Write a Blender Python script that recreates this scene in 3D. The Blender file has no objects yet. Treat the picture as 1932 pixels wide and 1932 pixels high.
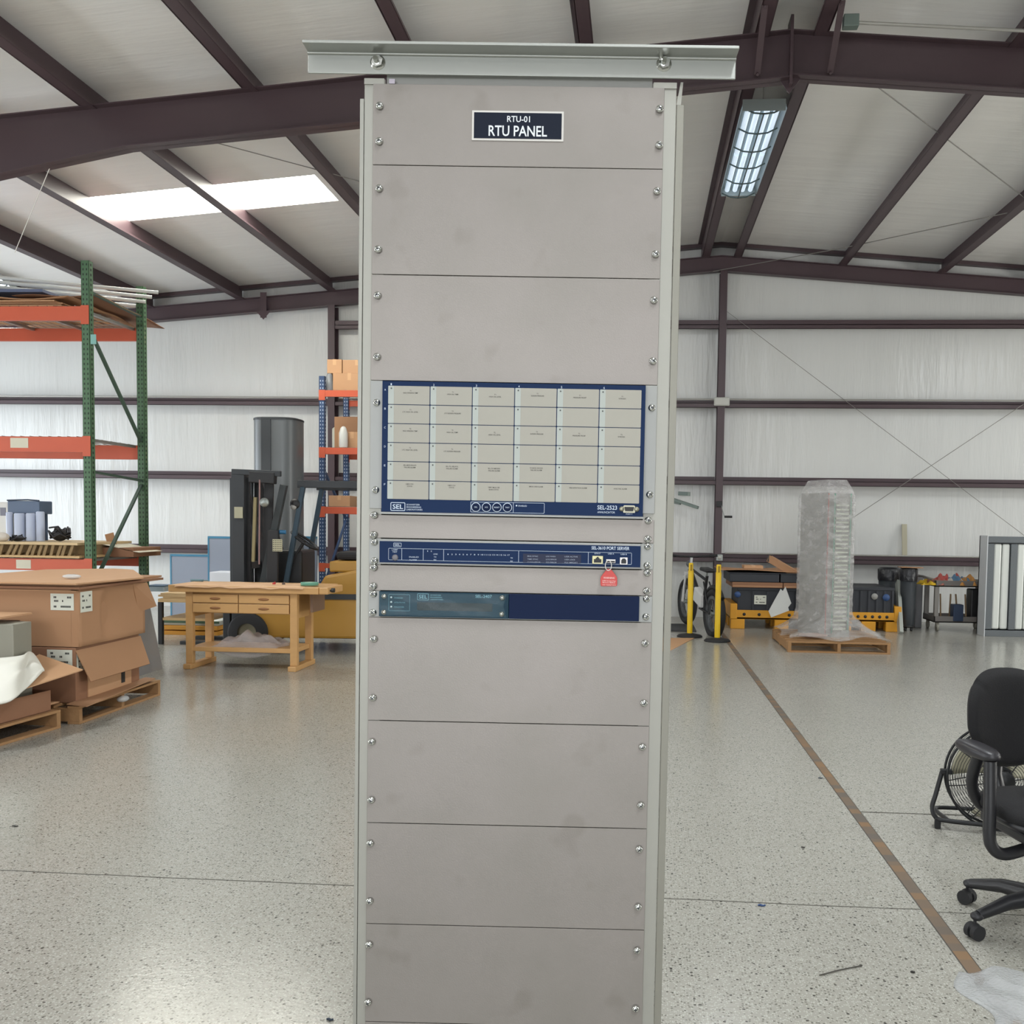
import bpy, bmesh, math, random
from mathutils import Vector, Matrix, Euler
random.seed(7)
S = bpy.context.scene
C = S.collection
PI = math.pi
R = math.radians

# ------------------------------------------------------------------ camera
EYE = Vector((0, 0, 1.5))
F_, PX, PY = 1800.0, 1072.0, 1081.0
def cam_axes(yaw, pitch, roll):
    cy, sy = math.cos(yaw), math.sin(yaw)
    fw = Vector((-sy*math.cos(pitch), cy*math.cos(pitch), math.sin(pitch)))
    r0 = Vector((cy, sy, 0)); u0 = r0.cross(fw)
    return math.cos(roll)*r0 + math.sin(roll)*u0, -math.sin(roll)*r0 + math.cos(roll)*u0, fw
CR, CU, CW = cam_axes(R(4.2), R(-3.1), R(.8))
cd = bpy.data.cameras.new('camera'); cam = bpy.data.objects.new('camera', cd); C.objects.link(cam)
cd.sensor_width = 36; cd.sensor_fit = 'HORIZONTAL'; cd.lens = 36*F_/1932
cd.shift_x = -(PX-966)/1932; cd.shift_y = (PY-966)/1932
cd.clip_start = .05; cd.clip_end = 200
m3 = Matrix((CR, CU, -CW)).transposed()
cam.matrix_world = Matrix.Translation(EYE) @ m3.to_4x4()
S.camera = cam
# where a point seen at (x, y) lies on a given real plane of the building
def ray(x, y): return (x-PX)/F_*CR - (y-PY)/F_*CU + CW
def fl(x, y, z=0):
    d = ray(x, y); return EYE + d*((z-EYE.z)/d.z)
def aY(x, y, Y):
    d = ray(x, y); return EYE + d*(Y/d.y)
def aX(x, y, X):
    d = ray(x, y); return EYE + d*(X/d.x)

# ------------------------------------------------------------------ world, lights, exposure
S.view_settings.view_transform = 'Standard'; S.view_settings.look = 'None'
S.view_settings.gamma = 1.0; S.view_settings.exposure = 0.0
S.view_settings.use_curve_mapping = False
w = bpy.data.worlds.new('sky'); S.world = w; w.use_nodes = True
w.node_tree.nodes['Background'].inputs[0].default_value = (.62, .72, .85, 1)
w.node_tree.nodes['Background'].inputs[1].default_value = 1.0
def area(name, loc, rot, sx, sy, e, col=(1, 1, 1)):
    l = bpy.data.lights.new(name, 'AREA'); l.shape = 'RECTANGLE'; l.size = sx; l.size_y = sy
    l.energy = e; l.color = col
    o = bpy.data.objects.new(name, l); C.objects.link(o); o.location = loc; o.rotation_euler = rot
    return o
# daylight through the roll-up doors: one behind the photographer, one in the left side wall; then two added fills
area('daylight_back_door', (-1.0, -9.8, 2.2), (R(132), 0, 0), 9, 4.4, 760, (.97, .985, 1))
area('daylight_left_door', (-12.6, 11.3, 1.9), (R(112), 0, R(-90)), 4.5, 3.4, 330, (.86, .93, 1))
area('added_fill_left', (-12.6, 2.5, 1.6), (R(140), 0, R(-90)), 7, 3, 780, (.95, .98, 1))  # added fill tilted up to brighten the roof; no door stands here
area('added_fill_right', (15.0, 7.0, 1.6), (R(140), 0, R(90)), 8, 3, 1350, (1, .985, .95))  # added fill for the right roof slope, in front of a closed wall

# ------------------------------------------------------------------ materials
MATS = {}
def rgb(h):
    c = [int(h[i:i+2], 16)/255 for i in (0, 2, 4)]
    return tuple(((v+.055)/1.055)**2.4 if v > .04045 else v/12.92 for v in c) + (1,)
def mat(name, h, rough=.5, metal=0, spec=.5, alpha=1, emit=None, es=0, var=0, vs=6, bump=0, bs=30, stretch=(1, 1, 1), coat=0, trans=0, dirt=None):
    if name in MATS: return MATS[name]
    m = bpy.data.materials.new(name); m.use_nodes = True; nt = m.node_tree; N = nt.nodes; L = nt.links
    b = N['Principled BSDF']; col = rgb(h) if isinstance(h, str) else h
    b.inputs['Base Color'].default_value = col; b.inputs['Roughness'].default_value = rough
    b.inputs['Metallic'].default_value = metal; b.inputs['Specular IOR Level'].default_value = spec
    b.inputs['Alpha'].default_value = alpha; b.inputs['Coat Weight'].default_value = coat
    b.inputs['Transmission Weight'].default_value = trans
    if emit: b.inputs['Emission Color'].default_value = rgb(emit); b.inputs['Emission Strength'].default_value = es
    tc = N.new('ShaderNodeTexCoord'); mp = N.new('ShaderNodeMapping'); mp.inputs['Scale'].default_value = stretch
    L.new(tc.outputs['Object'], mp.inputs['Vector'])
    if var:
        n = N.new('ShaderNodeTexNoise'); n.inputs['Scale'].default_value = vs; n.inputs['Detail'].default_value = 5
        L.new(mp.outputs[0], n.inputs['Vector'])
        mx = N.new('ShaderNodeMix'); mx.data_type = 'RGBA'
        mx.inputs['A'].default_value = tuple(c*(1-var) for c in col[:3])+(1,)
        mx.inputs['B'].default_value = tuple(min(1, c*(1+var)) for c in col[:3])+(1,)
        L.new(n.outputs['Fac'], mx.inputs['Factor']); L.new(mx.outputs['Result'], b.inputs['Base Color'])
    if bump:
        n2 = N.new('ShaderNodeTexNoise'); n2.inputs['Scale'].default_value = bs; n2.inputs['Detail'].default_value = 4
        L.new(mp.outputs[0], n2.inputs['Vector'])
        bp = N.new('ShaderNodeBump'); bp.inputs['Strength'].default_value = bump; bp.inputs['Distance'].default_value = .02
        L.new(n2.outputs['Fac'], bp.inputs['Height']); L.new(bp.outputs[0], b.inputs['Normal'])
    MATS[name] = m; return m
def nodes(m): return m.node_tree.nodes, m.node_tree.links, m.node_tree.nodes['Principled BSDF']

# ------------------------------------------------------------------ mesh helpers
class MB:
    def __init__(s): s.v = []; s.f = []; s.sm = []; s.mi = []; s.cur = 0
    def add(s, vs, fs, smooth=False, M=None):
        b = len(s.v); s.v += [tuple(M @ Vector(p)) if M else tuple(p) for p in vs]
        for f in fs: s.f.append([b+i for i in f]); s.sm.append(smooth); s.mi.append(s.cur)
        return s
    def box(s, x0, x1, y0, y1, z0, z1, M=None):
        vs = [(x, y, z) for x in (x0, x1) for y in (y0, y1) for z in (z0, z1)]
        return s.add(vs, [(0, 1, 3, 2), (4, 6, 7, 5), (0, 4, 5, 1), (2, 3, 7, 6), (0, 2, 6, 4), (1, 5, 7, 3)], M=M)
    def bar(s, a, b, wx, wz=None, up=(0, 0, 1)):
        a = Vector(a); b = Vector(b); d = (b-a); L = d.length; d.normalize(); up = Vector(up)
        if abs(d.dot(up)) > .98: up = Vector((0, 1, 0))
        x = d.cross(up).normalized(); z = x.cross(d).normalized(); wz = wx if wz is None else wz
        M = Matrix((x, d, z)).transposed().to_4x4(); M.translation = a
        return s.box(-wx/2, wx/2, 0, L, -wz/2, wz/2, M)
    def tube(s, pts, r, n=10, caps=True, closed=False):
        pts = [Vector(p) for p in pts]; m = len(pts); rings = []; px = None
        for i, p in enumerate(pts):
            if closed: t = pts[(i+1) % m]-pts[i-1]
            else: t = pts[min(i+1, m-1)]-pts[max(i-1, 0)]
            t.normalize()
            if px is None:
                px = t.cross(Vector((0, 0, 1)))
                if px.length < .05: px = t.cross(Vector((0, 1, 0)))
            px = (px - t*px.dot(t)).normalized(); q = t.cross(px)
            rr = r[i] if isinstance(r, (list, tuple)) else r
            rings.append([p + (px*math.cos(2*PI*k/n)+q*math.sin(2*PI*k/n))*rr for k in range(n)])
        vs = [v for rg in rings for v in rg]; fs = []
        for i in range(m if closed else m-1):
            j = (i+1) % m
            for k in range(n): fs.append((i*n+k, j*n+k, j*n+(k+1) % n, i*n+(k+1) % n))
        s.add(vs, fs, True)
        if caps and not closed: s.add(rings[0], [tuple(range(n))]); s.add(rings[-1], [tuple(range(n-1, -1, -1))])
        return s
    def cyl(s, a, b, r, n=20, r2=None): return s.tube([a, b], [r, r if r2 is None else r2], n)
    def lathe(s, prof, n=24, M=None, caps=True):
        vs = []; fs = []
        for (r, z) in prof:
            for k in range(n): vs.append((r*math.cos(2*PI*k/n), r*math.sin(2*PI*k/n), z))
        for i in range(len(prof)-1):
            for k in range(n): fs.append((i*n+k, i*n+(k+1) % n, (i+1)*n+(k+1) % n, (i+1)*n+k))
        s.add(vs, fs, True, M)
        if caps:
            if prof[0][0] > 1e-4: s.add(vs[:n], [tuple(range(n-1, -1, -1))], M=M)
            if prof[-1][0] > 1e-4: s.add(vs[-n:], [tuple(range(n))], M=M)
        return s
    def ngon(s, pts, t, nrm=None):
        pts = [Vector(p) for p in pts]; n = len(pts)
        if nrm is None: nrm = (pts[1]-pts[0]).cross(pts[2]-pts[1]).normalized()
        nrm = Vector(nrm); a = pts; b = [p+nrm*t for p in pts]
        return s.add(a+b, [tuple(range(n-1, -1, -1)), tuple(range(n, 2*n))]+[(i, (i+1) % n, n+(i+1) % n, n+i) for i in range(n)])
    def ell(s, c, r, n=16, m=10, M=None, p=1.0):
        vs = []; fs = []
        sg = lambda v, e: math.copysign(abs(v)**e, v)
        for i in range(m+1):
            ph = -PI/2+PI*i/m
            for k in range(n):
                th = 2*PI*k/n
                vs.append((c[0]+r[0]*sg(math.cos(ph), p)*sg(math.cos(th), p), c[1]+r[1]*sg(math.cos(ph), p)*sg(math.sin(th), p), c[2]+r[2]*sg(math.sin(ph), p)))
        for i in range(m):
            for k in range(n): fs.append((i*n+k, i*n+(k+1) % n, (i+1)*n+(k+1) % n, (i+1)*n+k))
        return s.add(vs, fs, True, M)
    def sheet(s, fn, nu, nv, t=.003, smooth=True):
        top = [Vector(fn(i/nu, j/nv)) for i in range(nu+1) for j in range(nv+1)]
        W = nv+1; bot = []
        for i in range(nu+1):
            for j in range(nv+1):
                a = top[min(i+1, nu)*W+j]-top[max(i-1, 0)*W+j]; b = top[i*W+min(j+1, nv)]-top[i*W+max(j-1, 0)]
                nn = a.cross(b); nn = nn.normalized() if nn.length > 1e-9 else Vector((0, 0, 1))
                bot.append(top[i*W+j]-nn*t)
        K = len(top); fs = []
        for i in range(nu):
            for j in range(nv):
                a, b, c, d = i*W+j, (i+1)*W+j, (i+1)*W+j+1, i*W+j+1
                fs += [(a, b, c, d), (K+d, K+c, K+b, K+a)]
        for i in range(nu): fs += [(i*W, K+i*W, K+(i+1)*W, (i+1)*W), ((i+1)*W+nv, K+(i+1)*W+nv, K+i*W+nv, i*W+nv)]
        for j in range(nv): fs += [(j+1, K+j+1, K+j, j), (nu*W+j, K+nu*W+j, K+nu*W+j+1, nu*W+j+1)]
        return s.add(top+bot, fs, smooth)
    def build(s, name, m, parent=None, bevel=0, loc=None, rot=None, seg=2):
        me = bpy.data.meshes.new(name); me.from_pydata(s.v, [], s.f)
        for mm in (m if isinstance(m, (list, tuple)) else [m]): me.materials.append(mm)
        for i, p in enumerate(me.polygons): p.use_smooth = s.sm[i]; p.material_index = s.mi[i]
        bm = bmesh.new(); bm.from_mesh(me); bmesh.ops.recalc_face_normals(bm, faces=bm.faces); bm.to_mesh(me); bm.free()
        o = bpy.data.objects.new(name, me); C.objects.link(o)
        if parent: o.parent = parent
        if loc is not None: o.location = loc
        if rot is not None: o.rotation_euler = rot
        if bevel:
            b = o.modifiers.new('bevel', 'BEVEL'); b.width = bevel; b.segments = seg; b.limit_method = 'ANGLE'; b.angle_limit = R(40)
            b.harden_normals = False
        return o
def tag(o, label=None, cat=None, group=None, kind=None):
    if label: o['label'] = label
    if cat: o['category'] = cat
    if group: o['group'] = group
    if kind: o['kind'] = kind
    return o
def thing(name, label, cat, loc=(0, 0, 0), rz=0, group=None, rot=None):
    o = bpy.data.objects.new(name, None); C.objects.link(o); o.location = loc
    o.rotation_euler = rot if rot else (0, 0, rz); o.empty_display_size = .1
    return tag(o, label, cat, group)
def struct(mb, name, m, bevel=0): return tag(mb.build(name, m, bevel=bevel), kind='structure')
def copy_tree(o, parent=None):
    c = o.copy(); C.objects.link(c); c.parent = parent
    for ch in list(o.children): copy_tree(ch, c)
    return c

# text: letters as a flat mesh, x to the right and z up, facing -y
_tc = {}
def text_mesh(s, bold=False):
    key = (s, bold)
    if key in _tc: return _tc[key]
    cu = bpy.data.curves.new('t', 'FONT'); cu.body = s; cu.size = 1; cu.resolution_u = 3; cu.offset = .014 if bold else .002; cu.align_x = 'LEFT'
    o = bpy.data.objects.new('t', cu); C.objects.link(o)
    dg = bpy.context.evaluated_depsgraph_get(); me = bpy.data.meshes.new_from_object(o.evaluated_get(dg))
    vs = [tuple(v.co) for v in me.vertices]; fs = [tuple(p.vertices) for p in me.polygons]
    bpy.data.objects.remove(o); bpy.data.curves.remove(cu); bpy.data.meshes.remove(me)
    xs = [v[0] for v in vs]; ys = [v[1] for v in vs]
    _tc[key] = (vs, fs, min(xs), max(xs), min(ys), max(ys)); return _tc[key]
def put_text(mb, s, x, z, w, h, y, align='L', th=.0004):
    vs, fs, x0, x1, y0, y1 = text_mesh(s, h > .004)
    cap = .69; sy = h/cap; sx = w/(x1-x0)
    ox = x if align == 'L' else x-w/2
    mb.add([(ox+(v[0]-x0)*sx, y-th, z+v[1]*sy) for v in vs], fs)
def frame_rect(mb, x0, x1, z0, z1, t, y, r=0):
    # a rounded outline drawn as a thin raised line
    def loop(d):
        rr = max(r-d, .0001); pts = []
        for cx, cz, a0 in ((x1-d-rr, z1-d-rr, 0), (x0+d+rr, z1-d-rr, 90), (x0+d+rr, z0+d+rr, 180), (x1-d-rr, z0+d+rr, 270)):
            for k in range(5): a = R(a0+22.5*k); pts.append((cx+rr*math.cos(a), y, cz+rr*math.sin(a)))
        return pts
    a, b = loop(0), loop(t); n = len(a)
    mb.add(a+b, [(i, (i+1) % n, n+(i+1) % n, n+i) for i in range(n)])
def rrect(x0, x1, z0, z1, r, y):
    pts = []
    for cx, cz, a0 in ((x1-r, z1-r, 0), (x0+r, z1-r, 90), (x0+r, z0+r, 180), (x1-r, z0+r, 270)):
        for k in range(5): a = R(a0+22.5*k); pts.append((cx+r*math.cos(a), y, cz+r*math.sin(a)))
    return pts

def smooth(P, n=6):
    P = [Vector(p) for p in P]; out = []
    for i in range(len(P)-1):
        a = P[max(i-1, 0)]; b = P[i]; c = P[i+1]; d = P[min(i+2, len(P)-1)]
        for k in range(n):
            t = k/n; out.append(.5*((2*b)+(c-a)*t+(2*a-5*b+4*c-d)*t*t+(3*b-a-3*c+d)*t**3))
    return out+[P[-1]]
# ------------------------------------------------------------------ setting: floor, walls, roof
fm = mat('epoxy_floor', 'b9b6a6', rough=.22, spec=.5)
N, L, b = nodes(fm)
tc = N.new('ShaderNodeTexCoord')
def vor(scale, rnd=1.0):
    v = N.new('ShaderNodeTexVoronoi'); v.inputs['Scale'].default_value = scale; v.inputs['Randomness'].default_value = rnd
    L.new(tc.outputs['Object'], v.inputs['Vector']); return v
def mth(op, a, bb=None, clamp=False):
    n = N.new('ShaderNodeMath'); n.operation = op; n.use_clamp = clamp
    for i, x in enumerate((a, bb)):
        if x is None: continue
        if isinstance(x, (int, float)): n.inputs[i].default_value = x
        else: L.new(x, n.inputs[i])
    return n.outputs[0]
def mixc(fac, A, B):
    n = N.new('ShaderNodeMix'); n.data_type = 'RGBA'
    for k, x in (('Factor', fac), ('A', A), ('B', B)):
        if isinstance(x, (tuple, float, int)): n.inputs[k].default_value = x
        else: L.new(x, n.inputs[k])
    return n.outputs['Result']
def noise(scale, det=4):
    n = N.new('ShaderNodeTexNoise'); n.inputs['Scale'].default_value = scale; n.inputs['Detail'].default_value = det
    L.new(tc.outputs['Object'], n.inputs['Vector']); return n.outputs['Fac']
v1 = vor(95); v2 = vor(150); v3 = vor(60)
def flakes(v, lim, size):
    sep = N.new('ShaderNodeSeparateColor'); L.new(v.outputs['Color'], sep.inputs[0])
    return mth('MULTIPLY', mth('LESS_THAN', sep.outputs[0], lim), mth('LESS_THAN', v.outputs['Distance'], size))
base = mixc(noise(.5), rgb('97958c'), rgb('a4a299'))
base = mixc(mth('MULTIPLY', flakes(v2, .5, .45), .55), base, rgb('c6c5bd'))
base = mixc(mth('MULTIPLY', flakes(v1, .42, .36), .75), base, rgb('5f5c55'))
base = mixc(mth('MULTIPLY', flakes(v3, .10, .30), .9), base, rgb('35332f'))
L.new(base, b.inputs['Base Color'])
bp = N.new('ShaderNodeBump'); bp.inputs['Strength'].default_value = .06; bp.inputs['Distance'].default_value = .01
L.new(noise(60, 3), bp.inputs['Height']); L.new(bp.outputs[0], b.inputs['Normal'])
L.new(mth('ADD', mth('MULTIPLY', noise(1.3), .16), .12), b.inputs['Roughness'])
XL, XR_, YB, YW = -12.8, 15.2, -10.0, 15.3
struct(MB().box(XL, XR_, YB, YW, -.1, 0), 'floor', fm)

def vinyl(name, h, stretch, rough=.38, bstr=.5):
    m = mat(name, h, rough=rough, spec=.5); N, L, b = nodes(m)
    tc = N.new('ShaderNodeTexCoord'); mp = N.new('ShaderNodeMapping'); mp.inputs['Scale'].default_value = stretch
    L.new(tc.outputs['Object'], mp.inputs[0])
    n = N.new('ShaderNodeTexNoise'); n.inputs['Scale'].default_value = 1; n.inputs['Detail'].default_value = 5; n.inputs['Roughness'].default_value = .6
    L.new(mp.outputs[0], n.inputs['Vector'])
    bp = N.new('ShaderNodeBump'); bp.inputs['Strength'].default_value = bstr; bp.inputs['Distance'].default_value = .05
    L.new(n.outputs['Fac'], bp.inputs['Height']); L.new(bp.outputs[0], b.inputs['Normal'])
    r = N.new('ShaderNodeMix'); r.data_type = 'RGBA'; c = rgb(h)
    r.inputs['A'].default_value = tuple(x*.93 for x in c[:3])+(1,); r.inputs['B'].default_value = tuple(min(1, x*1.05) for x in c[:3])+(1,)
    L.new(n.outputs['Fac'], r.inputs['Factor']); L.new(r.outputs['Result'], b.inputs['Base Color']); return m
wallm = vinyl('wall_insulation', 'd0d1ce', (2.1, 1, .25), .27, .85)
roofm = vinyl('roof_insulation', 'f0efec', (.35, 2.6, 1), .5, .35)
sidem = vinyl('side_insulation', 'cfcec8', (1, 2, .35), .4, .4)

RX, RZ = 1.2, 5.86
def rz(x): return RZ-abs(x-RX)/12
# the two roof slopes, the left one with the opening of the skylight
T = .12
SKX0, SKX1, SKY0, SKY1 = -6.52, -3.80, 10.97, 11.85
def slope(name, cells):
    mb = MB()
    for x0, x1, y0, y1 in cells:
        mb.add([(x, y, rz(x)+dz) for x in (x0, x1) for y in (y0, y1) for dz in (0, T)],
               [(0, 1, 3, 2), (4, 6, 7, 5), (0, 4, 5, 1), (2, 3, 7, 6), (0, 2, 6, 4), (1, 5, 7, 3)])
    return struct(mb, name, roofm)
slope('ceiling', [(RX, XR_, YB, YW)])
slope('ceiling', [(XL, SKX0, YB, YW), (SKX1, RX, YB, YW), (SKX0, SKX1, YB, SKY0), (SKX0, SKX1, SKY1, YW)])
skym = mat('skylight_panel', 'ffffff', rough=.4, emit='fffdf0', es=22)
mb = MB(); mb.add([(x, y, rz(x)+dz) for x in (SKX0, SKX1) for y in (SKY0, SKY1) for dz in (.03, .05)],
       [(0, 1, 3, 2), (4, 6, 7, 5), (0, 4, 5, 1), (2, 3, 7, 6), (0, 2, 6, 4), (1, 5, 7, 3)])
struct(mb, 'window_1', skym)
# end wall (gable), side walls, wall behind with its door opening
def gable(name, y0, y1, hole=None):
    mb = MB()
    xs = [XL, RX, XR_] if not hole else [XL, hole[0], RX if hole[0] < RX < hole[1] else (hole[0]+hole[1])/2, hole[1], XR_]
    for i in range(len(xs)-1):
        a, c = xs[i], xs[i+1]; zb = hole[2] if hole and a >= hole[0]-.01 and c <= hole[1]+.01 else 0
        mb.add([(x, y, z) for x in (a, c) for y in (y0, y1) for z in (zb, rz(x))], [(0, 1, 3, 2), (4, 6, 7, 5), (0, 4, 5, 1), (2, 3, 7, 6), (0, 2, 6, 4), (1, 5, 7, 3)])
    return struct(mb, name, wallm)
gable('wall_back', YW, YW+.15)
gable('wall_front', YB-.15, YB, (-5.5, 3.5, 4.6))
mb = MB(); mb.box(XL-.15, XL, YB, 9.0, 0, rz(XL)); mb.box(XL-.15, XL, 13.6, YW, 0, rz(XL)); mb.box(XL-.15, XL, 9.0, 13.6, 3.6, rz(XL))
struct(mb, 'wall_left', sidem)
struct(MB().box(XR_, XR_+.15, YB, YW, 0, rz(XR_)), 'wall_right', sidem)
# outside ground seen through the open doors
mat('asphalt', '77756f', rough=.9, var=.1)
struct(MB().box(-30, 30, -26, 30, -.3, -.12), 'floor', MATS['asphalt'])

# steel
steel = mat('maroon_steel', '4a3b3f', rough=.42, spec=.45, var=.12, vs=2.2)
steel_in = steel
galv = mat('galvanised', '9aa09c', rough=.4, metal=.6, var=.12, vs=25)
# purlins: one cold-formed Z section each, all along the building
for k, X in enumerate([.90, -.57, -2.03, -3.52, -5.0, -6.5, -8.0, -9.5, -11.0, 1.50, 3.09, 4.57, 6.05, 7.55, 9.05, 10.55, 12.05]):
    s = -1 if X < RX else 1
    z1 = rz(X)-.005; z0 = z1-.23
    mb = MB()
    mb.box(X-.006, X+.006, YB+.1, YW-.02, z0, z1)
    mb.box(min(X, X-s*.115), max(X, X-s*.115), YB+.1, YW-.02, z0, z0+.006)
    mb.box(min(X, X+s*.065), max(X, X+s*.065), YB+.1, YW-.02, z1-.006-.006, z1-.004)
    mb.box(X-s*.115-.003, X-s*.115+.003, YB+.1, YW-.02, z0, z0+.022)
    struct(mb, 'roof_purlin', steel)
# main frame rafters at Y = 8.3 (one each side of the ridge) and the light end frame on the gable wall
def rafter(x0, x1, yc, depth, fw=.15, tw=.01, name='roof_rafter', dz=.23):
    n = 12; mb = MB(); X = [x0+(x1-x0)*i/n for i in range(n+1)]
    top = [rz(x)-dz for x in X]; bot = [t-depth(x) for x, t in zip(X, top)]
    for i in range(n):
        a, c = X[i], X[i+1]
        def slab(t0, t1, b0, b1, hw):
            mb.add([(a, yc-hw, b0), (a, yc-hw, t0), (a, yc+hw, b0), (a, yc+hw, t0), (c, yc-hw, b1), (c, yc-hw, t1), (c, yc+hw, b1), (c, yc+hw, t1)],
                   [(0, 1, 3, 2), (4, 6, 7, 5), (0, 4, 5, 1), (2, 3, 7, 6), (0, 2, 6, 4), (1, 5, 7, 3)])
        slab(top[i], top[i+1], bot[i], bot[i+1], .006)
        slab(top[i], top[i+1], top[i]-tw, top[i+1]-tw, fw/2)
        slab(bot[i]+tw, bot[i+1]+tw, bot[i], bot[i+1], fw/2)
    return struct(mb, name, steel)
dl = lambda x: .39 if x > -4.7 else .39+(-4.7-x)*.115
dr = lambda x: .37 if x < 7 else .37+(x-7)*.115
for yc in (8.38, 1.4, -5.6):
    rafter(XL+.1, RX, yc, dl); rafter(RX, XR_-.1, yc, dr)
    mb = MB(); mb.box(RX-.012, RX+.012, yc-.09, yc+.09, rz(RX)-.23-.45, rz(RX)-.12)   # ridge splice plates
    mb.ngon([(RX-.1, yc, rz(RX)-.23-.365), (RX, yc, rz(RX)-.23-.50), (RX+.1, yc, rz(RX)-.23-.365)], .01, (0, -1, 0))
    struct(mb, 'ridge_plate', steel)
    for X in (XL+.35, XR_-.35):
        mb = MB(); hz = rz(X)-.23; mb.box(X-.3, X+.3, yc-.006, yc+.006, 0, hz); mb.box(X-.31, X-.3, yc-.1, yc+.1, 0, hz); mb.box(X+.3, X+.31, yc-.1, yc+.1, 0, hz)
        struct(mb, 'frame_column', steel)
# purlin braces (flat bars from the purlins down to the rafter's lower flange)
for X, dx in ((.90, .0), (1.5, 0), (3.09, 0), (-3.52, 0), (-.57, 0)):
    zt = rz(X)-.23; xx = X
    mb = MB(); mb.bar((xx+.02, 8.38-.085, zt-.345), (xx+.02, 8.38-.52, zt+.01), .05, .008)
    for yy, zz in ((8.30, zt-.34), (7.9, zt-.0)): mb.cyl((xx+.02, yy-.03, zz-.02), (xx+.02, yy+.01, zz+.01), .012, 8)
    if X > 0: struct(mb, 'rafter_brace', steel)
# end frame: rafter on the gable wall, rake angle under the roof sheet
for x0, x1 in ((XL+.1, RX), (RX, XR_-.1)):
    rafter(x0, x1, YW-.16, lambda x: .235, fw=.13, name='end_rafter')
    mb = MB(); a, c = x0, x1
    for q0, q1, w0, w1 in ((0, .045, -.075, -.0),):
        mb.add([(x, y, rz(x)-.004-d) for x in (a, c) for y in (YW-.13, YW-.02) for d in (.0, .055)], [(0, 1, 3, 2), (4, 6, 7, 5), (0, 4, 5, 1), (2, 3, 7, 6), (0, 2, 6, 4), (1, 5, 7, 3)])
    struct(mb, 'trim_1' if x0 < 0 else 'trim_2', steel)
# wall columns
COLX = (-11.1, -4.95, 1.24, 7.4, 13.5)
for X in COLX:
    zt = rz(X)-.23-.23; y1 = YW-.02; mb = MB()
    mb.box(X-.055, X+.055, y1-.21, y1-.2, 0, zt); mb.box(X-.055, X+.055, y1-.01, y1, 0, zt); mb.box(X-.005, X+.005, y1-.2, y1-.01, 0, zt)
    mb.box(X-.09, X+.09, y1-.24, y1, 0, .012)
    struct(mb, 'wall_column', steel)
# stiffener on the left end rafter
p = aY(497, 575, YW-.24); mb = MB(); zt = rz(p.x)-.23
mb.box(p.x-.05, p.x+.05, YW-.245, YW-.235, zt-.34, zt+.06); mb.ngon([(p.x-.12, YW-.24, zt-.235), (p.x, YW-.24, zt-.37), (p.x+.12, YW-.24, zt-.235)], .012, (0, -1, 0))
struct(mb, 'rafter_splice', steel)
# girts: Z sections between the columns
for zb, segs in ((.894, COLX), (2.10, COLX), (3.296, COLX), (4.507, (-4.95, 1.24, 7.4))):
    for a, c in zip(segs[:-1], segs[1:]):
        mb = MB(); x0, x1 = a+.06, c-.06; y1 = YW-.015
        mb.box(x0, x1, y1-.2, y1-.194, zb, zb+.07); mb.box(x0, x1, y1-.2, y1, zb+.064, zb+.07); mb.box(x0, x1, y1-.008, y1, zb+.066, zb+.135)
        mb.box(x0, x1, y1-.2, y1-.18, zb, zb+.006)
        if zb > 4: mb.box(x0, x1, y1-.2, y1-.194, zb+.06, zb+.135)
        struct(mb, 'wall_girt', steel)
# floor joints
jm = mat('joint_filler', '6f5f4c', rough=.7); N, L, b = nodes(jm)
tc = N.new('ShaderNodeTexCoord'); sp = N.new('ShaderNodeSeparateXYZ'); L.new(tc.outputs['Object'], sp.inputs[0])
n = N.new('ShaderNodeTexVoronoi'); n.voronoi_dimensions = '1D'; n.inputs['Scale'].default_value = 13; L.new(sp.outputs[1], n.inputs['W'])
s2 = N.new('ShaderNodeSeparateColor'); L.new(n.outputs['Color'], s2.inputs[0])
cr = N.new('ShaderNodeValToRGB'); L.new(s2.outputs[0], cr.inputs[0]); cr.color_ramp.elements[0].color = rgb('5d5750'); cr.color_ramp.elements[1].color = rgb('806446')
L.new(cr.outputs[0], b.inputs['Base Color'])
darkj = mat('joint_dark', '4a4740', rough=.8)
mb = MB(); mb.box(1.132, 1.182, YB, YW, -.004, .0015); o = struct(mb, 'trim_3', jm)
o = struct(MB().box(1.128, 1.132, YB, YW, -.004, .001), 'trim_4', darkj); struct(MB().box(1.182, 1.186, YB, YW, -.004, .001), 'trim_5', darkj)
mb = MB()
def crack(x0, x1, Y, hw):
    n = max(2, int((x1-x0)/.12)); mb = MB()
    P = [(x0+(x1-x0)*i/n, Y+random.uniform(-.004, .004)) for i in range(n+1)]
    for (a, b1), (c, d1) in zip(P[:-1], P[1:]): mb.add([(a, b1-hw, .0008), (c, d1-hw, .0008), (c, d1+hw, .0008), (a, b1+hw, .0008), (a, b1-hw, -.003), (c, d1-hw, -.003), (c, d1+hw, -.003), (a, b1+hw, -.003)], [(0, 1, 2, 3), (4, 7, 6, 5), (0, 4, 5, 1), (2, 6, 7, 3)])
    return mb
struct(crack(1.186, 9, 5.03, .006), 'trim_6', darkj); struct(crack(-9, 1.128, 3.755, .003), 'trim_7', darkj); struct(crack(1.186, 6, 3.74, .0025), 'trim_8', darkj)

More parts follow.
